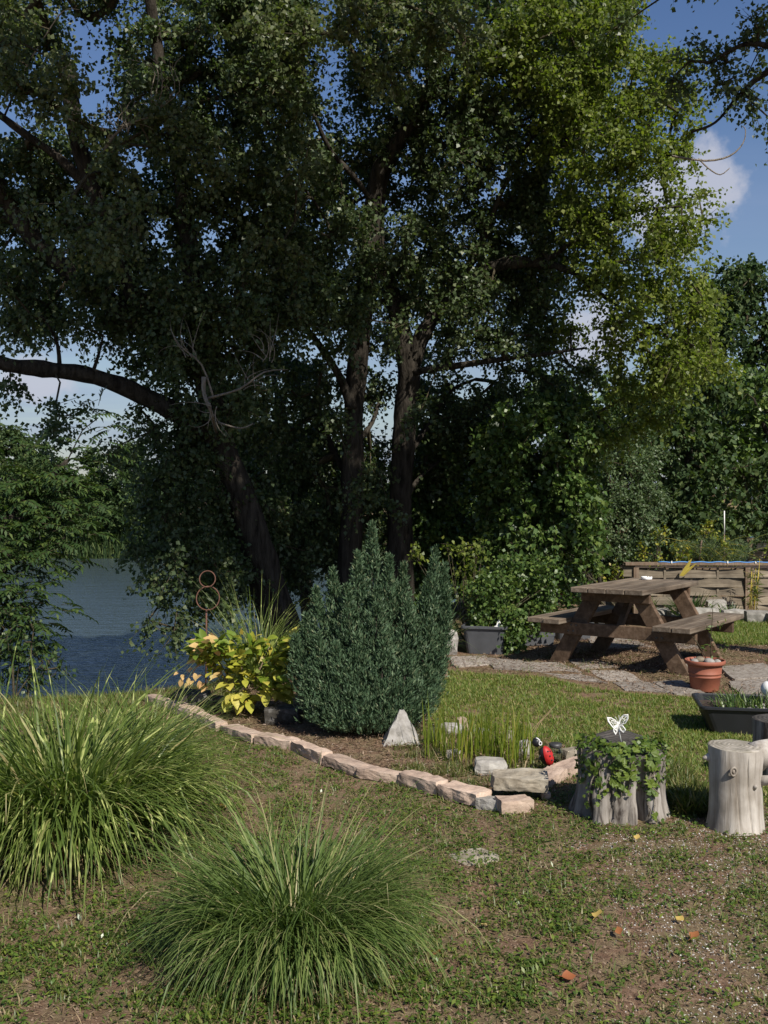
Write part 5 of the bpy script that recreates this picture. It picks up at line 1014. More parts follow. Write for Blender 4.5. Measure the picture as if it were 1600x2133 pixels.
def ladybird():
    Y = G(1140, 1605).y; p = P(1138, 1575, Y); s = Y / FPX; t = empty('ladybird_ornament', (p.x, p.y, 0), 'upright ladybird garden ornament with red spotted back and black head', 'ornament')
    tilt = Matrix.Rotation(R(-20), 3, 'Y') @ Matrix.Rotation(R(14), 3, 'X')
    mb = MB(); mb.ell(p + Vector((-.006, 0, 0)), (.034, .034, .058), tilt, 20, 14); mb.build('body', M['black_paint'], t)
    mb = MB(); mb.ell((0, 0, 0), (.038, .04, .062), None, 28, 20); keep = []; M2 = tilt
    vs = [Vector(v) for v in mb.v]; fs = [f for f in mb.f if sum((vs[i].x * .9 - vs[i].y * .45) for i in f) / len(f) > .002]
    m2 = MB(); m2.add([p + M2 @ (v * 1.02) + Vector((.002, 0, 0)) for v in vs], fs, True); m2.build('red_shell', M['red_dots'], t)
    for dx, dz in ((.7, .5), (.9, 0), (.75, -.5), (.45, .2), (.5, -.25), (.4, .62)):
        q = Vector((dx * .038, -math.sqrt(max(0, 1 - dx * dx - dz * dz)) * .04, dz * .062)) * 1.03; m3 = MB(); m3.ell(p + M2 @ q, (.0055, .0055, .0055), None, 8, 6); m3.build('spot', M['black_paint'], t)
    h = p + Vector((-.052, -.005, .078)) if False else P(1118, 1546, Y); mb = MB(); mb.ell(h, (.027, .026, .027), None, 18, 12); mb.build('head', M['black_paint'], t)
    e = h + Vector((.018, -.018, -.002)); mb = MB(); cir = [e + Vector((math.cos(k / 16 * 6.283) * .008, -.004, math.sin(k / 16 * 6.283) * .010)) for k in range(16)]; mb.tube(cir, .0028, 6, closed=True); mb.build('eye_ring', M['white_paint'], t)
    mb = MB(); mb.tube([h + Vector((-.006, -.01, .026)), h + Vector((.002, -.012, .025)), h + Vector((.012, -.015, .017)), h + Vector((.017, -.017, .008))], .0035, 6); mb.build('antenna', M['white_paint'], t)
    mb = MB(); mb.tube([p + Vector((0, 0, -.05)), (p.x - .01, p.y, 0)], .004, 6); mb.tube([p + Vector((-.03, -.01, .02)), p + Vector((-.045, -.03, .0)), p + Vector((-.05, -.02, -.03))], .003, 5); mb.build('rod', M['black_paint'], t)
ladybird()
def jar(px, py, lbl, lid, h=.11, r=.04):
    g = G(px, py); t = empty('glass_jar', (g.x, g.y, 0), lbl, 'jar'); mb = MB(); mb.lathe((0, 0, 0), [(.001, .002), (r, .002), (r * 1.02, .01), (r * 1.02, h * .75), (r * .85, h * .86), (r * .85, h), (r * .78, h), (r * .78, h * .86), (r * .94, h * .74), (r * .94, .014), (.001, .01)], 24); mb.build('glass', M['glass'], t, 0, False)
    if lid: m2 = MB(); m2.lathe((0, 0, h * .93), [(r * .9, 0), (r * .93, .002), (r * .93, .018), (r * .85, .021), (.001, .021)], 24); m2.build('lid', M['dark_metal'], t, 0, False)
jar(1157, 1592, 'glass jar with dark lid behind the ladybird ornament', True); jar(905, 1552, 'open glass jar in the bed right of the white triangular stone', False, .13, .038); jar(872, 1540, 'narrow glass tube beside the white triangular stone', False, .12, .014)
def ring_ornament():
    Y = 8.0; s = Y / FPX; c1 = P(432, 1206, Y); c2 = P(433, 1246, Y); z0 = gz(c2.x, Y); t = empty('ring_ornament', (c2.x, Y, z0), 'rusty garden ornament of two rings on a rod behind the yellow shrub', 'ornament')
    for c, r_ in ((c1, 16.5 * s), (c2, 24 * s)):
        mb = MB(); mb.tube([c + Vector((math.cos(k / 40 * 6.2832) * r_, math.sin(k / 40 * 6.2832) * r_ * .25, math.sin(k / 40 * 6.2832) * r_)) for k in range(40)], .0045, 8, closed=True); mb.build('ring', M['rust'], t)
    mb = MB(); mb.tube([P(430, 1270, Y), P(430, 1340, Y), Vector((P(428, 1400, Y).x, Y, z0))], .0065, 8); mb.build('rod', M['rust'], t)
ring_ornament()

# ------------------------------------------------------------------ yellow shrub with single leaves
def yellow_shrub():
    Y = 7.5; c = P(510, 1410, Y); z0 = 0; t = empty('yellow_shrub', (c.x, Y, z0), 'hydrangea like shrub with lime green and yellow leaves left of the juniper', 'shrub')
    metas = {}
    for nm in ('shrub_green', 'shrub_yellow', 'shrub_pink'):
        L = []
        for q in range(2):
            mb = MB(); vs = []; n = 5
            for k in range(n + 1):
                u = k / n; w = .62 * math.sin(math.pi * min(1, u * .95 + .03)) ** .8 * (1 - .35 * u) * .62; dz = -.35 * u * u * (1.1 if q else .6)
                vs += [(-w, u, dz + .16 * w), (0, u, dz - .02), (w, u, dz + .16 * w)]
            fs = [(3 * k, 3 * k + 1, 3 * k + 4, 3 * k + 3) for k in range(n)] + [(3 * k + 1, 3 * k + 2, 3 * k + 5, 3 * k + 4) for k in range(n)]
            mb.add([Vector(v) * .078 for v in vs], fs, True); L.append(mb.mesh('leaf', M[nm]))
        metas[nm] = L
    def leaf(p, out, nm, s):
        o = bpy.data.objects.new('leaf', random.choice(metas[nm])); COL.objects.link(o); o.parent = t; o.matrix_parent_inverse = wmat(t).inverted()
        y = (out + Vector((random.uniform(-.5, .5), random.uniform(-.5, .5), random.uniform(-.75, .1)))).normalized(); zq = Vector((random.uniform(-.4, .4), random.uniform(-.9, 0), 1)); x = y.cross(zq).normalized(); zz = x.cross(y)
        o.rotation_euler = Matrix((x, y, zz)).transposed().to_euler(); o.location = p; o.scale = (s, s, s)
    blobs = [(440, 1350, 30, 22), (500, 1345, 40, 22), (560, 1350, 40, 24), (600, 1345, 22, 20), (470, 1385, 45, 28), (540, 1390, 60, 32), (590, 1400, 25, 40), (520, 1425, 55, 26), (500, 1455, 30, 12), (430, 1360, 26, 24), (575, 1430, 30, 20)]
    stems = MB()
    for b in blobs:
        q = P(b[0], b[1], Y); m = Vector((c.x, Y, 0)).lerp(q, .5) + Vector((0, 0, .03)); stems.tube([(c.x + random.uniform(-.08, .08), Y, -.02), m, q], [.006, .005, .003], 6)
    q0 = P(395, 1410, Y - .1); stems.tube([P(440, 1420, Y), P(420, 1405, Y - .05), q0], [.004, .004, .002], 5); stems.tube([P(452, 1360, Y), P(437, 1330, Y)], [.004, .002], 5); stems.build('stems', M['stake_wood'], t)
    for i in range(284):
        b = random.choice(blobs); th = random.uniform(0, 6.283); r_ = random.uniform(.3, 1) ** .5; px = b[0] + math.cos(th) * r_ * b[2]; py = b[1] + math.sin(th) * r_ * b[3]; yy = Y + random.uniform(-.24, .12)
        p = P(px, py, yy); out = (p - Vector((c.x, Y + .15, .1))).normalized(); green = (py < 1365) or (py < 1425 and px > 515 and random.random() < .6)
        nm = 'shrub_green' if (green and random.random() < .72) else ('shrub_pink' if (px < 470 and random.random() < .6) else 'shrub_yellow'); leaf(p, out, nm, random.uniform(.85, 1.4))
    n = 750; bb = [blobs[q] for q in rng.integers(0, len(blobs), n)]; fp = []
    for b in bb:
        th = random.uniform(0, 6.283); r_ = random.uniform(0, 1) ** .5 * 1.05; fp.append(tuple(P(b[0] + math.cos(th) * r_ * b[2], b[1] + math.sin(th) * r_ * b[3], Y + random.uniform(-.12, .2))))
    V, F = kites(np.array(fp), unit(rdir(n) * np.array([1, 1, .6]) + np.array([0, -.3, -.3])), unit(rdir(n) * .6 + np.array([0, -.5, .9])), rng.uniform(.045, .085, n), rng.uniform(.03, .05, n), .4, .15); fo = link('inner_leaves', np_mesh('inner_leaves', V, F, M['yellowgreen_leaf']), t); fo['kind'] = 'stuff'
    for x, y in ((388, 1395), (398, 1390), (380, 1405), (405, 1402), (392, 1412), (378, 1415), (402, 1418), (415, 1418), (425, 1422), (392, 1422), (420, 1405), (432, 1430), (440, 1425), (372, 1400), (410, 1392)): leaf(P(x, y, Y - .1 + random.uniform(-.05, .05)), Vector((-.3, -.3, -.2)), 'shrub_pink', random.uniform(.5, .8))
yellow_shrub()

# ------------------------------------------------------------------ juniper
def juniper():
    g = G(765, 1535); Yc = g.y + .35; base = Vector((g.x, Yc, 0)); t = empty('juniper', base, 'blue green upright juniper with several feathery tips', 'juniper')
    # plumes: (tip px, tip py, depth, width px)
    pl = [(775, 1100, .05, 42), (745, 1160, -.05, 40), (810, 1165, .0, 38), (695, 1195, .0, 40), (660, 1235, -.02, 36), (725, 1230, -.12, 42), (785, 1235, -.15, 45), (840, 1185, .05, 36), (850, 1260, -.1, 42), (905, 1150, .0, 30), (925, 1185, .02, 26), (890, 1215, -.02, 34),
          (930, 1240, .0, 28), (895, 1300, -.1, 38), (920, 1330, -.05, 26), (640, 1290, -.05, 34), (618, 1335, -.12, 30), (665, 1330, -.2, 36), (700, 1350, -.28, 36), (745, 1330, -.25, 42), (800, 1330, -.26, 45), (850, 1370, -.26, 42), (890, 1400, -.2, 34), (880, 1450, -.24, 30), (640, 1400, -.24, 30), (680, 1430, -.32, 34),
          (740, 1420, -.34, 38), (800, 1430, -.34, 40), (845, 1450, -.3, 34), (760, 1480, -.38, 34), (700, 1490, -.34, 30), (820, 1490, -.34, 30), (655, 1470, -.3, 26), (628, 1370, -.1, 26), (912, 1380, -.08, 26), (770, 1280, .2, 60), (700, 1290, .2, 50), (850, 1280, .2, 50)]
    allp = []; alld = []; stems = MB()
    for px, py, dy, w in pl:
        tip = P(px, py, Yc + dy); b = base + Vector(((tip.x - base.x) * .45, dy * .9, .02)); ln = (tip - b).length; wr = w * Yc / FPX
        mid = b.lerp(tip, .5) + Vector(((tip.x - base.x) * .12, dy * .2, 0)); stems.tube([base + Vector((0, 0, -.02)), b.lerp(mid, .5), mid, tip], [.018, .012, .008, .002], 5)
        n = int(560 * (ln * wr / .09) * 1.0) + 260; w = w
        u = rng.uniform(0.02, 1, n) ** .8; a = rng.uniform(0, 6.283, n); r_ = wr * (np.sin(np.pi * np.clip(u * .9 + .12, 0, 1)) ** .6) * (1 - .82 * np.clip((u - .45) / .55, 0, 1) ** 1.3) * rng.uniform(.55, 1.05, n)
        B0, M0, T0 = np.array(b), np.array(mid), np.array(tip); U = u[:, None]
        c = (1 - U) ** 2 * B0 + 2 * U * (1 - U) * (2 * M0 - (B0 + T0) / 2) + U ** 2 * T0
        ax = unit((T0 - B0)[None, :]); rad = np.stack([np.cos(a), np.sin(a), 0 * a], -1); lump = 1 + .5 * np.sin(a * 3 + u * 17 + px) * np.sin(u * 31 + py)
        out_ = rng.random(n) < .12; r_ = np.where(out_, r_ * 1.3, r_)
        p = c + rad * (r_ * lump)[:, None]; d = unit(ax + rad * .45 + np.array([0, 0, .5]) + rdir(n) * .35); allp.append(p); alld.append(d)
    stems.build('stems', M['bark'], t); p = np.concatenate(allp); d = np.concatenate(alld); m = len(p)
    # each spray: a main spike with side spikes
    k = 4; pp = np.repeat(p, k, 0); dd = np.repeat(d, k, 0); off = np.tile(np.arange(k) / k, m)[:, None]; mm = len(pp); q = pp + dd * off * .045; ds = unit(dd + rdir(mm) * .62)
    q = q + ds * .002; V, F = kites(q, ds, rdir(mm), rng.uniform(.02, .042, mm), rng.uniform(.007, .0115, mm), .45, .1)
    f = link('foliage', np_mesh('foliage', V, F, M['juniper']), t); f['kind'] = 'stuff'; print('juniper', mm)
juniper()

# ------------------------------------------------------------------ ornamental grasses, iris, lawn
def grass_clump(label, cx, cy, n, L, W, mat, rbase, th=(.0, .7), cl=(.8, 2.2), name='ornamental_grass', S=7, dead=.06, z=0.0, power=1.2):
    t = empty(name, (cx, cy, z), label, 'ornamental grass'); a = rng.uniform(0, 6.283, n); rr = np.sqrt(rng.uniform(0, 1, n)); base = np.stack([cx + rbase * rr * np.cos(a), cy + rbase * rr * np.sin(a), np.full(n, z)], -1)
    tuft = rng.normal(0, 1, (60, 3)); ti = rng.integers(0, 60, n); az = a + rng.normal(0, .4, n) + tuft[ti, 0] * .55; th0 = th[0] + (th[1] - th[0]) * rr * rng.uniform(.3, 1.2, n) + np.abs(rng.normal(0, .12, n)); c = rng.uniform(*cl, n) * (.6 + .4 * rr) * (1 + tuft[ti, 1] * .22); Ls = L * rng.uniform(.45, 1.1, n) * (.9 + .1 * rr) * (1 + .14 * tuft[ti, 2])
    V, F = ribbons(base, az, th0, c, Ls, W * rng.uniform(.6, 1.3, n), S, power, twist=.8); V[:, 2] = np.maximum(V[:, 2], z + .004 + .01 * rng.random(len(V)))
    f = link('blades', np_mesh('blades', V, F, mat), t); f['kind'] = 'stuff'
    m = int(n * dead) + 20; a = rng.uniform(0, 6.283, m); base = np.stack([cx + rbase * np.cos(a) * rng.uniform(.5, 1.1, m), cy + rbase * np.sin(a) * rng.uniform(.5, 1.1, m), np.full(m, z)], -1)
    V, F = ribbons(base, a, rng.uniform(.5, 1.2, m), rng.uniform(.3, 1.2, m), L * rng.uniform(.2, .5, m), np.full(m, W * .6), 4); V[:, 2] = np.maximum(V[:, 2], z + .004)
    f = link('dead_blades', np_mesh('dead_blades', V, F, M['straw']), t); f['kind'] = 'stuff'
    return t
def grasses():
    g = G(95, 1820); grass_clump('big left grass clump with wide yellow banded blades', g.x - .05, g.y + .42, 4000, .87, .0125, M['striped_blade'], .34, (.02, .36), (1.2, 3.1), dead=.26)
    g = G(255, 1640); grass_clump('lower part of banded grass leaning right behind the big left clump', g.x, g.y + .25, 1300, .6, .007, M['striped_blade'], .22, (.1, .6), (.5, 1.9), dead=.05)
    g = G(600, 2050); grass_clump('round foreground clump of fine arching green grass', g.x, g.y + .20, 5200, .53, .007, M['near_blade'], .2, (.02, .3), (1.2, 3.3), dead=.25)
    p = P(545, 1330, 8.6); grass_clump('tall wispy grass tuft between the ring ornament and the juniper', p.x, 8.6, 700, .95, .006, M['striped_blade'], .16, (.0, .55), (.4, 2.4), z=gz(p.x, 8.6))
    p = P(925, 1340, 10.6); grass_clump('fountain like grass tuft peeking out right of the juniper', p.x - .1, 10.6, 350, .6, .007, M['near_blade'], .1, (.0, .8), (.4, 2.2), z=gz(p.x, 10.6))
    # iris bed: upright blades
    t = empty('iris_clump', G(1010, 1590), 'stand of upright bright green iris blades between the white stone and the ladybird', 'iris'); pts = []
    for px, py, n, sx, sy in ((1060, 1590, 90, .12, .10), (1010, 1575, 90, .12, .12), (960, 1580, 70, .1, .12), (905, 1560, 40, .07, .1), (1085, 1570, 30, .08, .1)):
        g = G(px, py); pts.append(np.stack([g.x + rng.normal(0, sx, n) * .6, g.y + rng.normal(0, sy, n) * .8, np.zeros(n)], -1))
    b = np.concatenate(pts); n = len(b); V, F = ribbons(b, rng.uniform(0, 6.283, n), rng.uniform(0, .16, n), rng.uniform(0, .35, n), rng.uniform(.14, .36, n), rng.uniform(.005, .009, n), 4); f = link('blades', np_mesh('blades', V, F, M['iris_blade']), t); f['kind'] = 'stuff'
    n = 500; b = np.concatenate(pts); b = b[rng.integers(0, len(b), n)] + rng.normal(0, .03, (n, 3)) * np.array([1, 1, 0]); V, F = ribbons(b, rng.uniform(0, 6.283, n), rng.uniform(.2, 1, n), rng.uniform(.3, 1.6, n), rng.uniform(.05, .16, n), np.full(n, .004), 3); f = link('dry_leaves', np_mesh('dry_leaves', V, F, M['straw']), t); f['kind'] = 'stuff'
    # long dry stalks
    t = empty('dry_stalks', G(1100, 1590), 'thin bent dry grass stalks leaning right over the lawn behind the ladybird', 'grass stalk'); Y = G(1100, 1590).y
    for a, b in (((1095, 1560), (1165, 1460)), ((1080, 1570), (1150, 1475)), ((1100, 1545), (1150, 1480))): mb = MB(); mb.tube([P(*a, Y), P((a[0] + b[0]) / 2 - 4, (a[1] + b[1]) / 2 - 6, Y + .1), P(*b, Y + .2)], [.0025, .002, .001], 5); mb.build('stalk', M['straw'], t)
grasses()
def in_poly(x, y, poly):
    ins = np.zeros(len(x), bool); n = len(poly)
    for i in range(n):
        x0, y0 = poly[i]; x1, y1 = poly[(i + 1) % n]
        c = ((y0 > y) != (y1 > y)) & (x < (x1 - x0) * (y - y0) / (y1 - y0 + 1e-12) + x0); ins ^= c
    return ins
def gp(*pts): return [(G(a, b).x, G(a, b).y) for a, b in pts]
BED = gp((300, 1462), (398, 1492), (455, 1515), (602, 1558), (742, 1608), (912, 1645), (1000, 1672), (1060, 1660), (1130, 1620), (1215, 1590), (1180, 1555), (900, 1530), (880, 1470), (610, 1400), (300, 1440))
PATHZ = gp((930, 1366), (1010, 1366), (1200, 1366), (1280, 1310), (1480, 1330), (1660, 1345), (1700, 1460), (1520, 1452), (1400, 1452), (1300, 1442), (1120, 1408), (940, 1394))
LAWN = gp((900, 1392), (1120, 1412), (1300, 1446), (1480, 1456), (1620, 1460), (1800, 1500), (1900, 1680), (1440, 1680), (1400, 1600), (1215, 1590), (1180, 1550), (900, 1525))
STUMPZ = [(1.175, 5.14, .25), (1.645, 4.9, .14)]
def vnoise(x, y, s, o=0.0): return np.array([mnoise.noise(Vector((a * s + o, b * s - o, o))) for a, b in zip(x, y)])
def tufts(name, label, x, y, nb, L, W, mat, spread=(.1, 1.0), cu=(.2, 1.4), S=2, rad=.012):
    if name in ('lawn_grass', 'bed_weeds', 'path_weeds'): S = 1
    n = len(x); xx = np.repeat(x, nb) + rng.normal(0, rad, n * nb); yy = np.repeat(y, nb) + rng.normal(0, rad, n * nb); m = n * nb; sc = np.repeat(rng.uniform(.55, 1.25, n), nb)
    b = np.stack([xx, yy, ground_z(xx, yy) - .002], -1); V, F = ribbons(b, rng.uniform(0, 6.283, m), rng.uniform(*spread, m), rng.uniform(*cu, m), L * sc * rng.uniform(.5, 1.1, m), W * rng.uniform(.7, 1.3, m), S, taper=.95)
    return tag(link(name, np_mesh(name, V, F, mat)), label, 'grass', kind='stuff')
def lawn():
    # foreground, patchy weeds on soil
    n = 50000; y = 2.7 + 4.6 * rng.random(n) ** 1.0; x = (rng.random(n) * 2 - 1) * (.42 * y + .3)
    dens = vnoise(x, y, 1.6, 3) * .6 + vnoise(x, y, 5.5, 7) * .7 - .06; keep = dens > rng.uniform(-.6, .6, n)
    grav = in_poly(x, y, gp((1100, 2133), (1250, 1900), (1500, 1760), (1700, 1740), (1800, 2133))); keep &= ~(grav & (rng.random(n) < .6))
    keep &= ~in_poly(x, y, BED); keep &= ~in_poly(x, y, LAWN)
    for a, b, r_ in STUMPZ: keep &= ((x - a) ** 2 + (y - b) ** 2) > (r_ + .01) ** 2
    x, y = x[keep], y[keep]; print('weeds', len(x))
    k = y < 4.0; tufts('weed_grass', 'patchy green grass and weeds on the nearest bare soil', x[k], y[k], 4, .038, .005, M['weed']); tufts('weed_grass', 'patchy green grass and weeds on the soil before the stone edging', x[~k], y[~k], 4, .038, .0055, M['weed'], S=1)
    sel = rng.random(len(x)) < .5; bx, by = np.repeat(x[sel], 5), np.repeat(y[sel], 5); m = len(bx); b = np.stack([bx + rng.normal(0, .03, m), by + rng.normal(0, .03, m), ground_z(bx, by) + rng.uniform(.004, .02, m)], -1)
    V, F = kites(b, unit(rdir(m) * np.array([1, 1, .3])), unit(rdir(m) * .4 + np.array([0, 0, 1.])), rng.uniform(.012, .032, m), rng.uniform(.006, .013, m), .5); tag(link('broad_weeds', np_mesh('broad_weeds', V, F, M['ivy_leaf'])), 'small broad leaved weeds among the foreground grass', 'weeds', kind='stuff')
    # sunlit lawn
    n = 42000; P0 = np.array(LAWN); x = rng.uniform(P0[:, 0].min(), P0[:, 0].max(), n); y = rng.uniform(P0[:, 1].min(), P0[:, 1].max(), n); k = in_poly(x, y, LAWN)
    k &= (vnoise(x, y, 2.2, 5) * .7 + vnoise(x, y, 7, 1) * .5 + .18) > rng.uniform(-.4, .3, n)
    for a, b, r_ in STUMPZ: k &= ((x - a) ** 2 + (y - b) ** 2) > r_ ** 2
    x, y = x[k], y[k]; print('lawn', len(x)); tufts('lawn_grass', 'short sunlit yellow green lawn between the bed and the slab path', x, y, 6, .04, .008, M['lawn'], spread=(.2, 1.35))
    # grass beyond the path to the fence
    n = 9000; z = gp((1490, 1298), (1700, 1300), (1800, 1350), (1500, 1344), (1330, 1300), (1330, 1290)); P0 = np.array(z); x = rng.uniform(P0[:, 0].min(), P0[:, 0].max(), n); y = rng.uniform(P0[:, 1].min(), P0[:, 1].max(), n); k = in_poly(x, y, z); tufts('lawn_grass', 'green lawn strip between the slab path and the fence border stones', x[k], y[k], 7, .07, .009, M['lawn'], S=1)
    # bank lip and bed weeds
    n = 3800; x = rng.uniform(-4.5, -.9, n); y = np.interp(x, EX, EY) + rng.uniform(-.9, .5, n); tufts('bank_grass', 'long grass along the lip of the lake bank', x, y, 7, .07, .006, M['weed'], S=1)
    n = 2600; x = rng.uniform(.05, 1.3, n); y = rng.uniform(5.4, 6.9, n); k = in_poly(x, y, BED) & (vnoise(x, y, 5, 9) > -.12); tufts('bed_weeds', 'green weeds in the bed around the iris', x[k], y[k], 8, .06, .005, M['weed'])
    n = 1300; x = rng.uniform(.4, 4.6, n); y = rng.uniform(9, 12.2, n); k = in_poly(x, y, PATHZ) & (vnoise(x, y, 3, 2) > .02); tufts('path_weeds', 'tufts of grass growing between the path slabs', x[k], y[k], 9, .06, .005, M['weed'])
    # weeds between the stump and the log
    n = 1500; x = rng.uniform(1.45, 1.62, n); y = rng.uniform(5.05, 5.7, n); tufts('weed_grass', 'deep green weeds between the ivy stump and the driftwood log', x, y, 7, .13, .008, M['weed'])
    # dry straw bits and twigs lying on the soil
    n = 38000; y = 2.7 + 8.5 * rng.random(n) ** 1.3; x = (rng.random(n) * 2 - 1) * (.42 * y + .2); m = n; b = np.stack([x, y, ground_z(x, y) + rng.uniform(.001, .007, m)], -1); k = y < np.interp(x, EX, EY); b = b[k]; m = len(b)
    V, F = kites(b, unit(rdir(m) * np.array([1, 1, .12])), unit(rdir(m) * .3 + np.array([0, 0, 1.])), rng.uniform(.012, .055, m), rng.uniform(.0015, .0035, m), .5); tag(link('straw_litter', np_mesh('straw_litter', V, F, M['straw'])), 'dry straw and stalk litter scattered over the soil', 'litter', kind='stuff')
    # mulch in the bed and needles under the table
    ml = []
    for poly, n in ((BED, 26000), (gp((1080, 1360), (1300, 1400), (1480, 1395), (1480, 1335), (1150, 1330)), 16000), (PATHZ, 30000)):
        P0 = np.array(poly); x = rng.uniform(P0[:, 0].min(), P0[:, 0].max(), n); y = rng.uniform(P0[:, 1].min(), P0[:, 1].max(), n); k = in_poly(x, y, poly); ml.append(np.stack([x[k], y[k]], -1))
    q = np.concatenate(ml); m = len(q); b = np.stack([q[:, 0], q[:, 1], ground_z(q[:, 0], q[:, 1]) + rng.uniform(.001, .026, m)], -1); V, F = kites(b, unit(rdir(m) * np.array([1, 1, .35])), unit(rdir(m) * .5 + np.array([0, 0, 1.])), rng.uniform(.012, .04, m), rng.uniform(.003, .010, m), .5)
    tag(link('mulch', np_mesh('mulch', V, F, M['mulch'])), 'brown bark mulch and needle litter in the bed and under the table', 'mulch', kind='stuff')
    # white gravel in the soil, lower right
    n = 34000; y = 2.8 + 2.6 * rng.random(n); x = rng.uniform(-.2, 2.6, n); w = .55 * vnoise(x, y, 2.5, 4) + .35 * vnoise(x, y, 9, 2); reg = (x - .75) * .9 - (y - 3.6) * .1; k = (w + np.clip(reg, -.5, .42)) > rng.uniform(.0, .5, n)
    for a, b_, r_ in STUMPZ: k &= ((x - a) ** 2 + (y - b_) ** 2) > (r_ + .015) ** 2
    x, y = x[k], y[k]; m = len(x); s = rng.uniform(.0012, .0036, m) * rng.choice([1, 1, 1, 1.5], m); grains('gravel', 'fine white gravel scattered in the dark soil, lower right', 'gravel', x, y, s, M['gravel'])
    n = 30000; y = 2.7 + 4 * rng.random(n) ** 1.2; x = (rng.random(n) * 2 - 1) * (.42 * y + .2); k = ~in_poly(x, y, LAWN); x, y = x[k], y[k]; grains('soil_crumbs', 'brown crumbs of soil and bark on the bare ground', 'soil', x, y, rng.uniform(.002, .007, len(x)), M['crumb'])
M['crumb'] = leaf_mat('crumb', [(0, (.06, .038, .026)), (.6, (.15, .10, .068)), (1, (.27, .2, .14))], .0, .9, .15)
M['gravel'] = leaf_mat('gravel', [(0, (.14, .12, .1)), (.5, (.34, .31, .28)), (1, (.7, .68, .64))], .0, .8, .3)
def grains(name, label, catg, x, y, s, mat):
    m = len(x); oc = np.array([(1, 0, 0), (0, 1, 0), (-1, 0, 0), (0, -1, 0), (0, 0, .8)]); V = oc[None] * s[:, None, None] * rng.uniform(.6, 1.3, (m, 5, 1)); an = rng.uniform(0, 6.28, m); c, sn = np.cos(an)[:, None], np.sin(an)[:, None]
    V = np.stack([V[..., 0] * c - V[..., 1] * sn, V[..., 0] * sn + V[..., 1] * c, V[..., 2]], -1) + np.stack([x, y, ground_z(x, y) + s * .25], -1)[:, None]; fo = np.array([(0, 1, 4), (1, 2, 4), (2, 3, 4), (3, 0, 4)])
    tag(link(name, np_mesh(name, V.reshape(-1, 3), (fo[None] + np.arange(m)[:, None, None] * 5).reshape(-1, 3), mat)), label, catg, kind='stuff')
lawn()
def fallen():
    items = [(1240, 1930, 'fallen_yellow', .042, 'bright yellow fallen leaf on the weeds, largest on the right half'), (1015, 1941, 'fallen_yellow', .022, 'small yellow fallen leaf left of the largest yellow one'), (455, 1685, 'fallen_yellow', .042, 'tan fallen leaf between the two grass clumps, left of a pair'), (470, 1690, 'fallen_yellow', .035, 'tan fallen leaf between the two grass clumps, right of a pair'),
             (905, 2003, 'fallen_orange', .036, 'orange fallen leaf right of the foreground grass clump'), (1440, 1968, 'fallen_orange', .036, 'orange brown fallen leaf near the gravel on the right'), (1170, 2052, 'fallen_orange', .04, 'orange brown fallen leaf at the bottom middle right'), (1325, 1757, 'fallen_yellow', .03, 'yellow fallen leaf in front of the ivy stump'),
             (1150, 1777, 'fallen_yellow', .024, 'yellow fallen leaf left below the ivy stump'), (1198, 1832, 'fallen_yellow', .024, 'pale fallen leaf halfway below the ivy stump'), (1465, 1503, 'fallen_yellow', .04, 'pale curled fallen leaf beside the black tub'), (1425, 1930, 'fallen_yellow', .03, 'yellowish fallen leaf above the orange brown one on the right'), (1292, 1965, 'fallen_orange', .03, 'dull orange fallen leaf right below the largest yellow one')]
    me = {}
    for k in ('fallen_yellow', 'fallen_orange'):
        mb = MB(); o = [(0, 0, 0), (.3, .15, .12), (.52, .42, .2), (.38, .8, .1), (0, 1.15, .18), (-.38, .8, .05), (-.52, .42, .22), (-.3, .15, .1), (0, .5, -.02)]; mb.add(o, [(i, (i + 1) % 8, 8) for i in range(8)], True); mb.tube([(0, 0, 0), (.05, -.3, .08), (.02, -.5, .04)], .02, 5); me[k] = mb.mesh('fallen_leaf', M[k])
    for px, py, k, s, lb in items:
        g = G(px, py); o = bpy.data.objects.new('fallen_leaf', me[k]); COL.objects.link(o); o.location = (g.x, g.y, gz(g.x, g.y) + .02); o.scale = (s,) * 3; o.rotation_euler = (random.uniform(-.1, .5), random.uniform(-.4, .4), random.uniform(0, 6.28)); tag(o, lb, 'fallen leaf', 'fallen leaves on the ground')
    p = P(731, 1832, G(600, 1990).y + .1); o = bpy.data.objects.new('fallen_leaf', me['fallen_yellow']); COL.objects.link(o); o.location = p; o.scale = (.036,) * 3; o.rotation_euler = (1.0, .3, .5); tag(o, 'tan fallen leaf caught on top of the round foreground grass clump', 'fallen leaf', 'fallen leaves on the ground')
fallen()

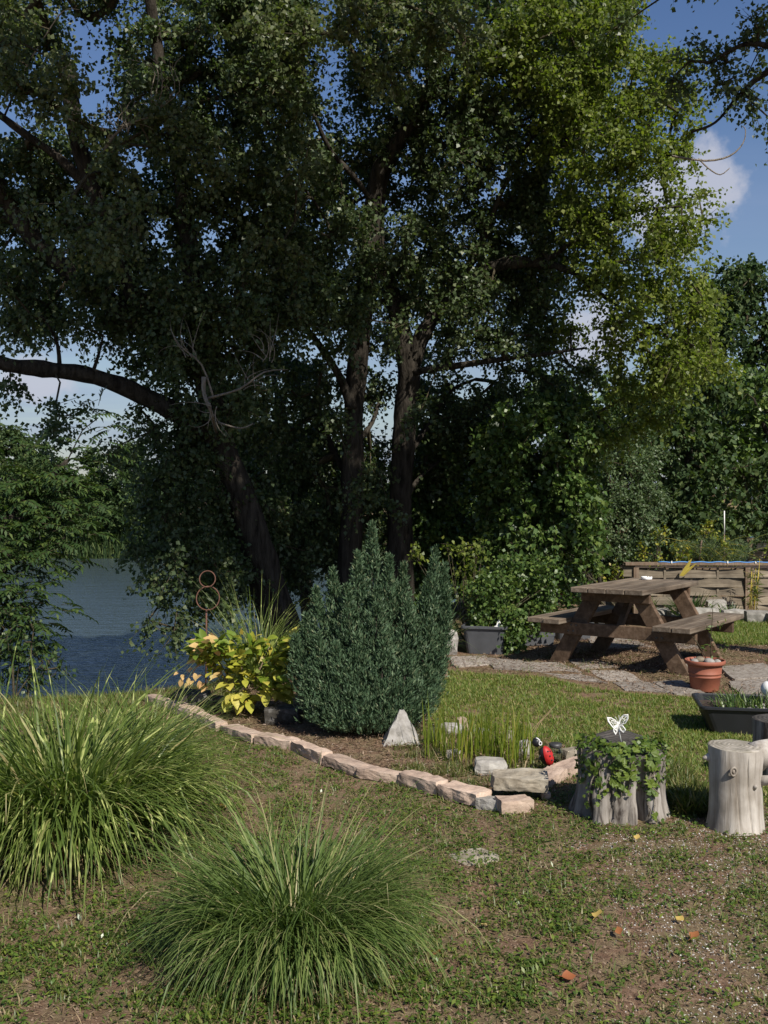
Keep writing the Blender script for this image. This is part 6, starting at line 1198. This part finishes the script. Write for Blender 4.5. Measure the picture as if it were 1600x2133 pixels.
# ------------------------------------------------------------------ ash at the lake, left edge
def ash():
    base = Vector((-3.9, 9.9, -.6)); t = empty('ash_tree', base, 'young ash like tree with long pinnate leaves at the left edge by the lake', 'tree')
    ends = [(205, 870, 9.8), (120, 1010, 9.7), (30, 1000, 9.6), (-20, 990, 9.6), (160, 1010, 9.7), (90, 1080, 9.5), (150, 1060, 9.5), (20, 1080, 9.4), (90, 1140, 9.3), (40, 1170, 9.3), (-10, 1140, 9.2), (60, 1230, 9.2), (10, 1260, 9.2), (50, 1310, 9.2), (-40, 1250, 9.1), (40, 1350, 9.2), (0, 1370, 9.1), (-60, 1080, 9.4), (-100, 1150, 9.3), (-60, 960, 9.7), (135, 1120, 9.4), (80, 1020, 9.6)]
    nodes = []; tr = [(base + Vector((0, 0, -.3)), .07), (base + Vector((.0, 0, .8)), .055), (base + Vector((.15, -.1, 1.7)), .04), (P(140, 960, 9.7), .02)]
    o, s = limb_mesh('trunk', tr, t, M['bark'], 9); nodes += [tuple(p) for p, r in s]
    tg = np.array([tuple(P(*e)) for e in ends]); A, B_, ra, rb = grow(np.array(nodes), None, tg, .25); v, f = segs(A, B_, np.minimum(ra, .02), np.minimum(rb, .02), 6); b = link('branches', np_mesh('branches', v, f, M['bark'], True), t); b['kind'] = 'stuff'
    # fronds
    pts = []; dirs = []
    for e in tg:
        k = 34 if e[2] < 1.9 else 9
        for i in range(k):
            p = e + rng.normal(0, .14, 3) * np.array([1, .9, .9]); pts.append(p); az = rng.uniform(0, 6.283); dirs.append((math.cos(az), math.sin(az), rng.uniform(-.1, .7)))
    # the leader at the top: fronds up the tall shoot
    for x, y, dx, dz in ((205, 845, .2, 1), (205, 860, 1, .3), (200, 870, -.6, .6), (215, 890, 1, .3), (190, 900, -.4, .7), (215, 920, 1, .1), (180, 930, -.6, .5), (210, 945, .9, .1), (200, 900, .8, .6), (195, 960, .9, 0), (0, 890, .9, .3), (10, 935, .9, .2), (40, 925, 1, -.2), (0, 960, 1, .1), (70, 940, .2, 1), (85, 930, .1, 1), (0, 975, 1, .2)):
        p = P(x, y, 9.7); pts.append(np.array(p)); dirs.append((dx, rng.uniform(-.3, .3), dz))
    pts = np.array(pts); d = unit(np.array(dirs)); n = len(pts); L = rng.uniform(.2, .33, n); nl = 6
    parts = []; g = np.array([0, 0, -1.]); side = unit(np.cross(d, np.array([0, 0, 1.]) + rng.normal(0, .25, (n, 3))))
    for k in range(nl + 1):
        u = .25 + .75 * k / nl; pos = pts + d * (L * u)[:, None] + g * (.38 * L * u * u)[:, None]; tg_ = unit(d + g * .76 * u); up = np.cross(side, tg_)
        for s in ((-1, 1) if k < nl else (0,)):
            ld = unit(tg_ * (.55 if s else 1) + side * s * .85 + g * .15 + rng.normal(0, .08, (n, 3))); parts.append(kites(pos, ld, up, rng.uniform(.055, .085, n), rng.uniform(.02, .028, n), .42, .18))
    V, F = cat(parts); f = link('pinnate_leaves', np_mesh('pinnate_leaves', V, F, M['ash_leaf']), t); f['kind'] = 'stuff'
    mid = pts + d * (L * .5)[:, None] + g * (.095 * L)[:, None]; end = pts + d * L[:, None] + g * (.38 * L)[:, None]; r0 = np.full(n, .003); v, f = cat([segs(pts, mid, r0, r0 * .8, 3), segs(mid, end, r0 * .8, r0 * .4, 3)]); f = link('leaf_stalks', np_mesh('leaf_stalks', v, f, M['twig']), t); f['kind'] = 'stuff'
    bush('bank_bush', 'leafy climber covered bush at the water edge below the ash', 'bush', (-3.2, 8.9), [(40, 1380, 8.9, 60, 45, .4), (90, 1380, 8.9, 36, 36, .3), (20, 1310, 9, 60, 50, .4), (70, 1310, 9, 40, 40, .3), (-30, 1420, 8.8, 60, 40, .4), (60, 1430, 8.8, 60, 30, .3)], M['ash_leaf'], 60, 5, .15, 8, .045, .035)
ash()
tot = sum(sum(len(p.vertices) - 2 for p in o.data.polygons) if len(o.data.polygons) < 50 else len(o.data.polygons) * 2 for o in scn.objects if o.type == 'MESH')
print('TRIS about', tot, 'objects', len(scn.objects))
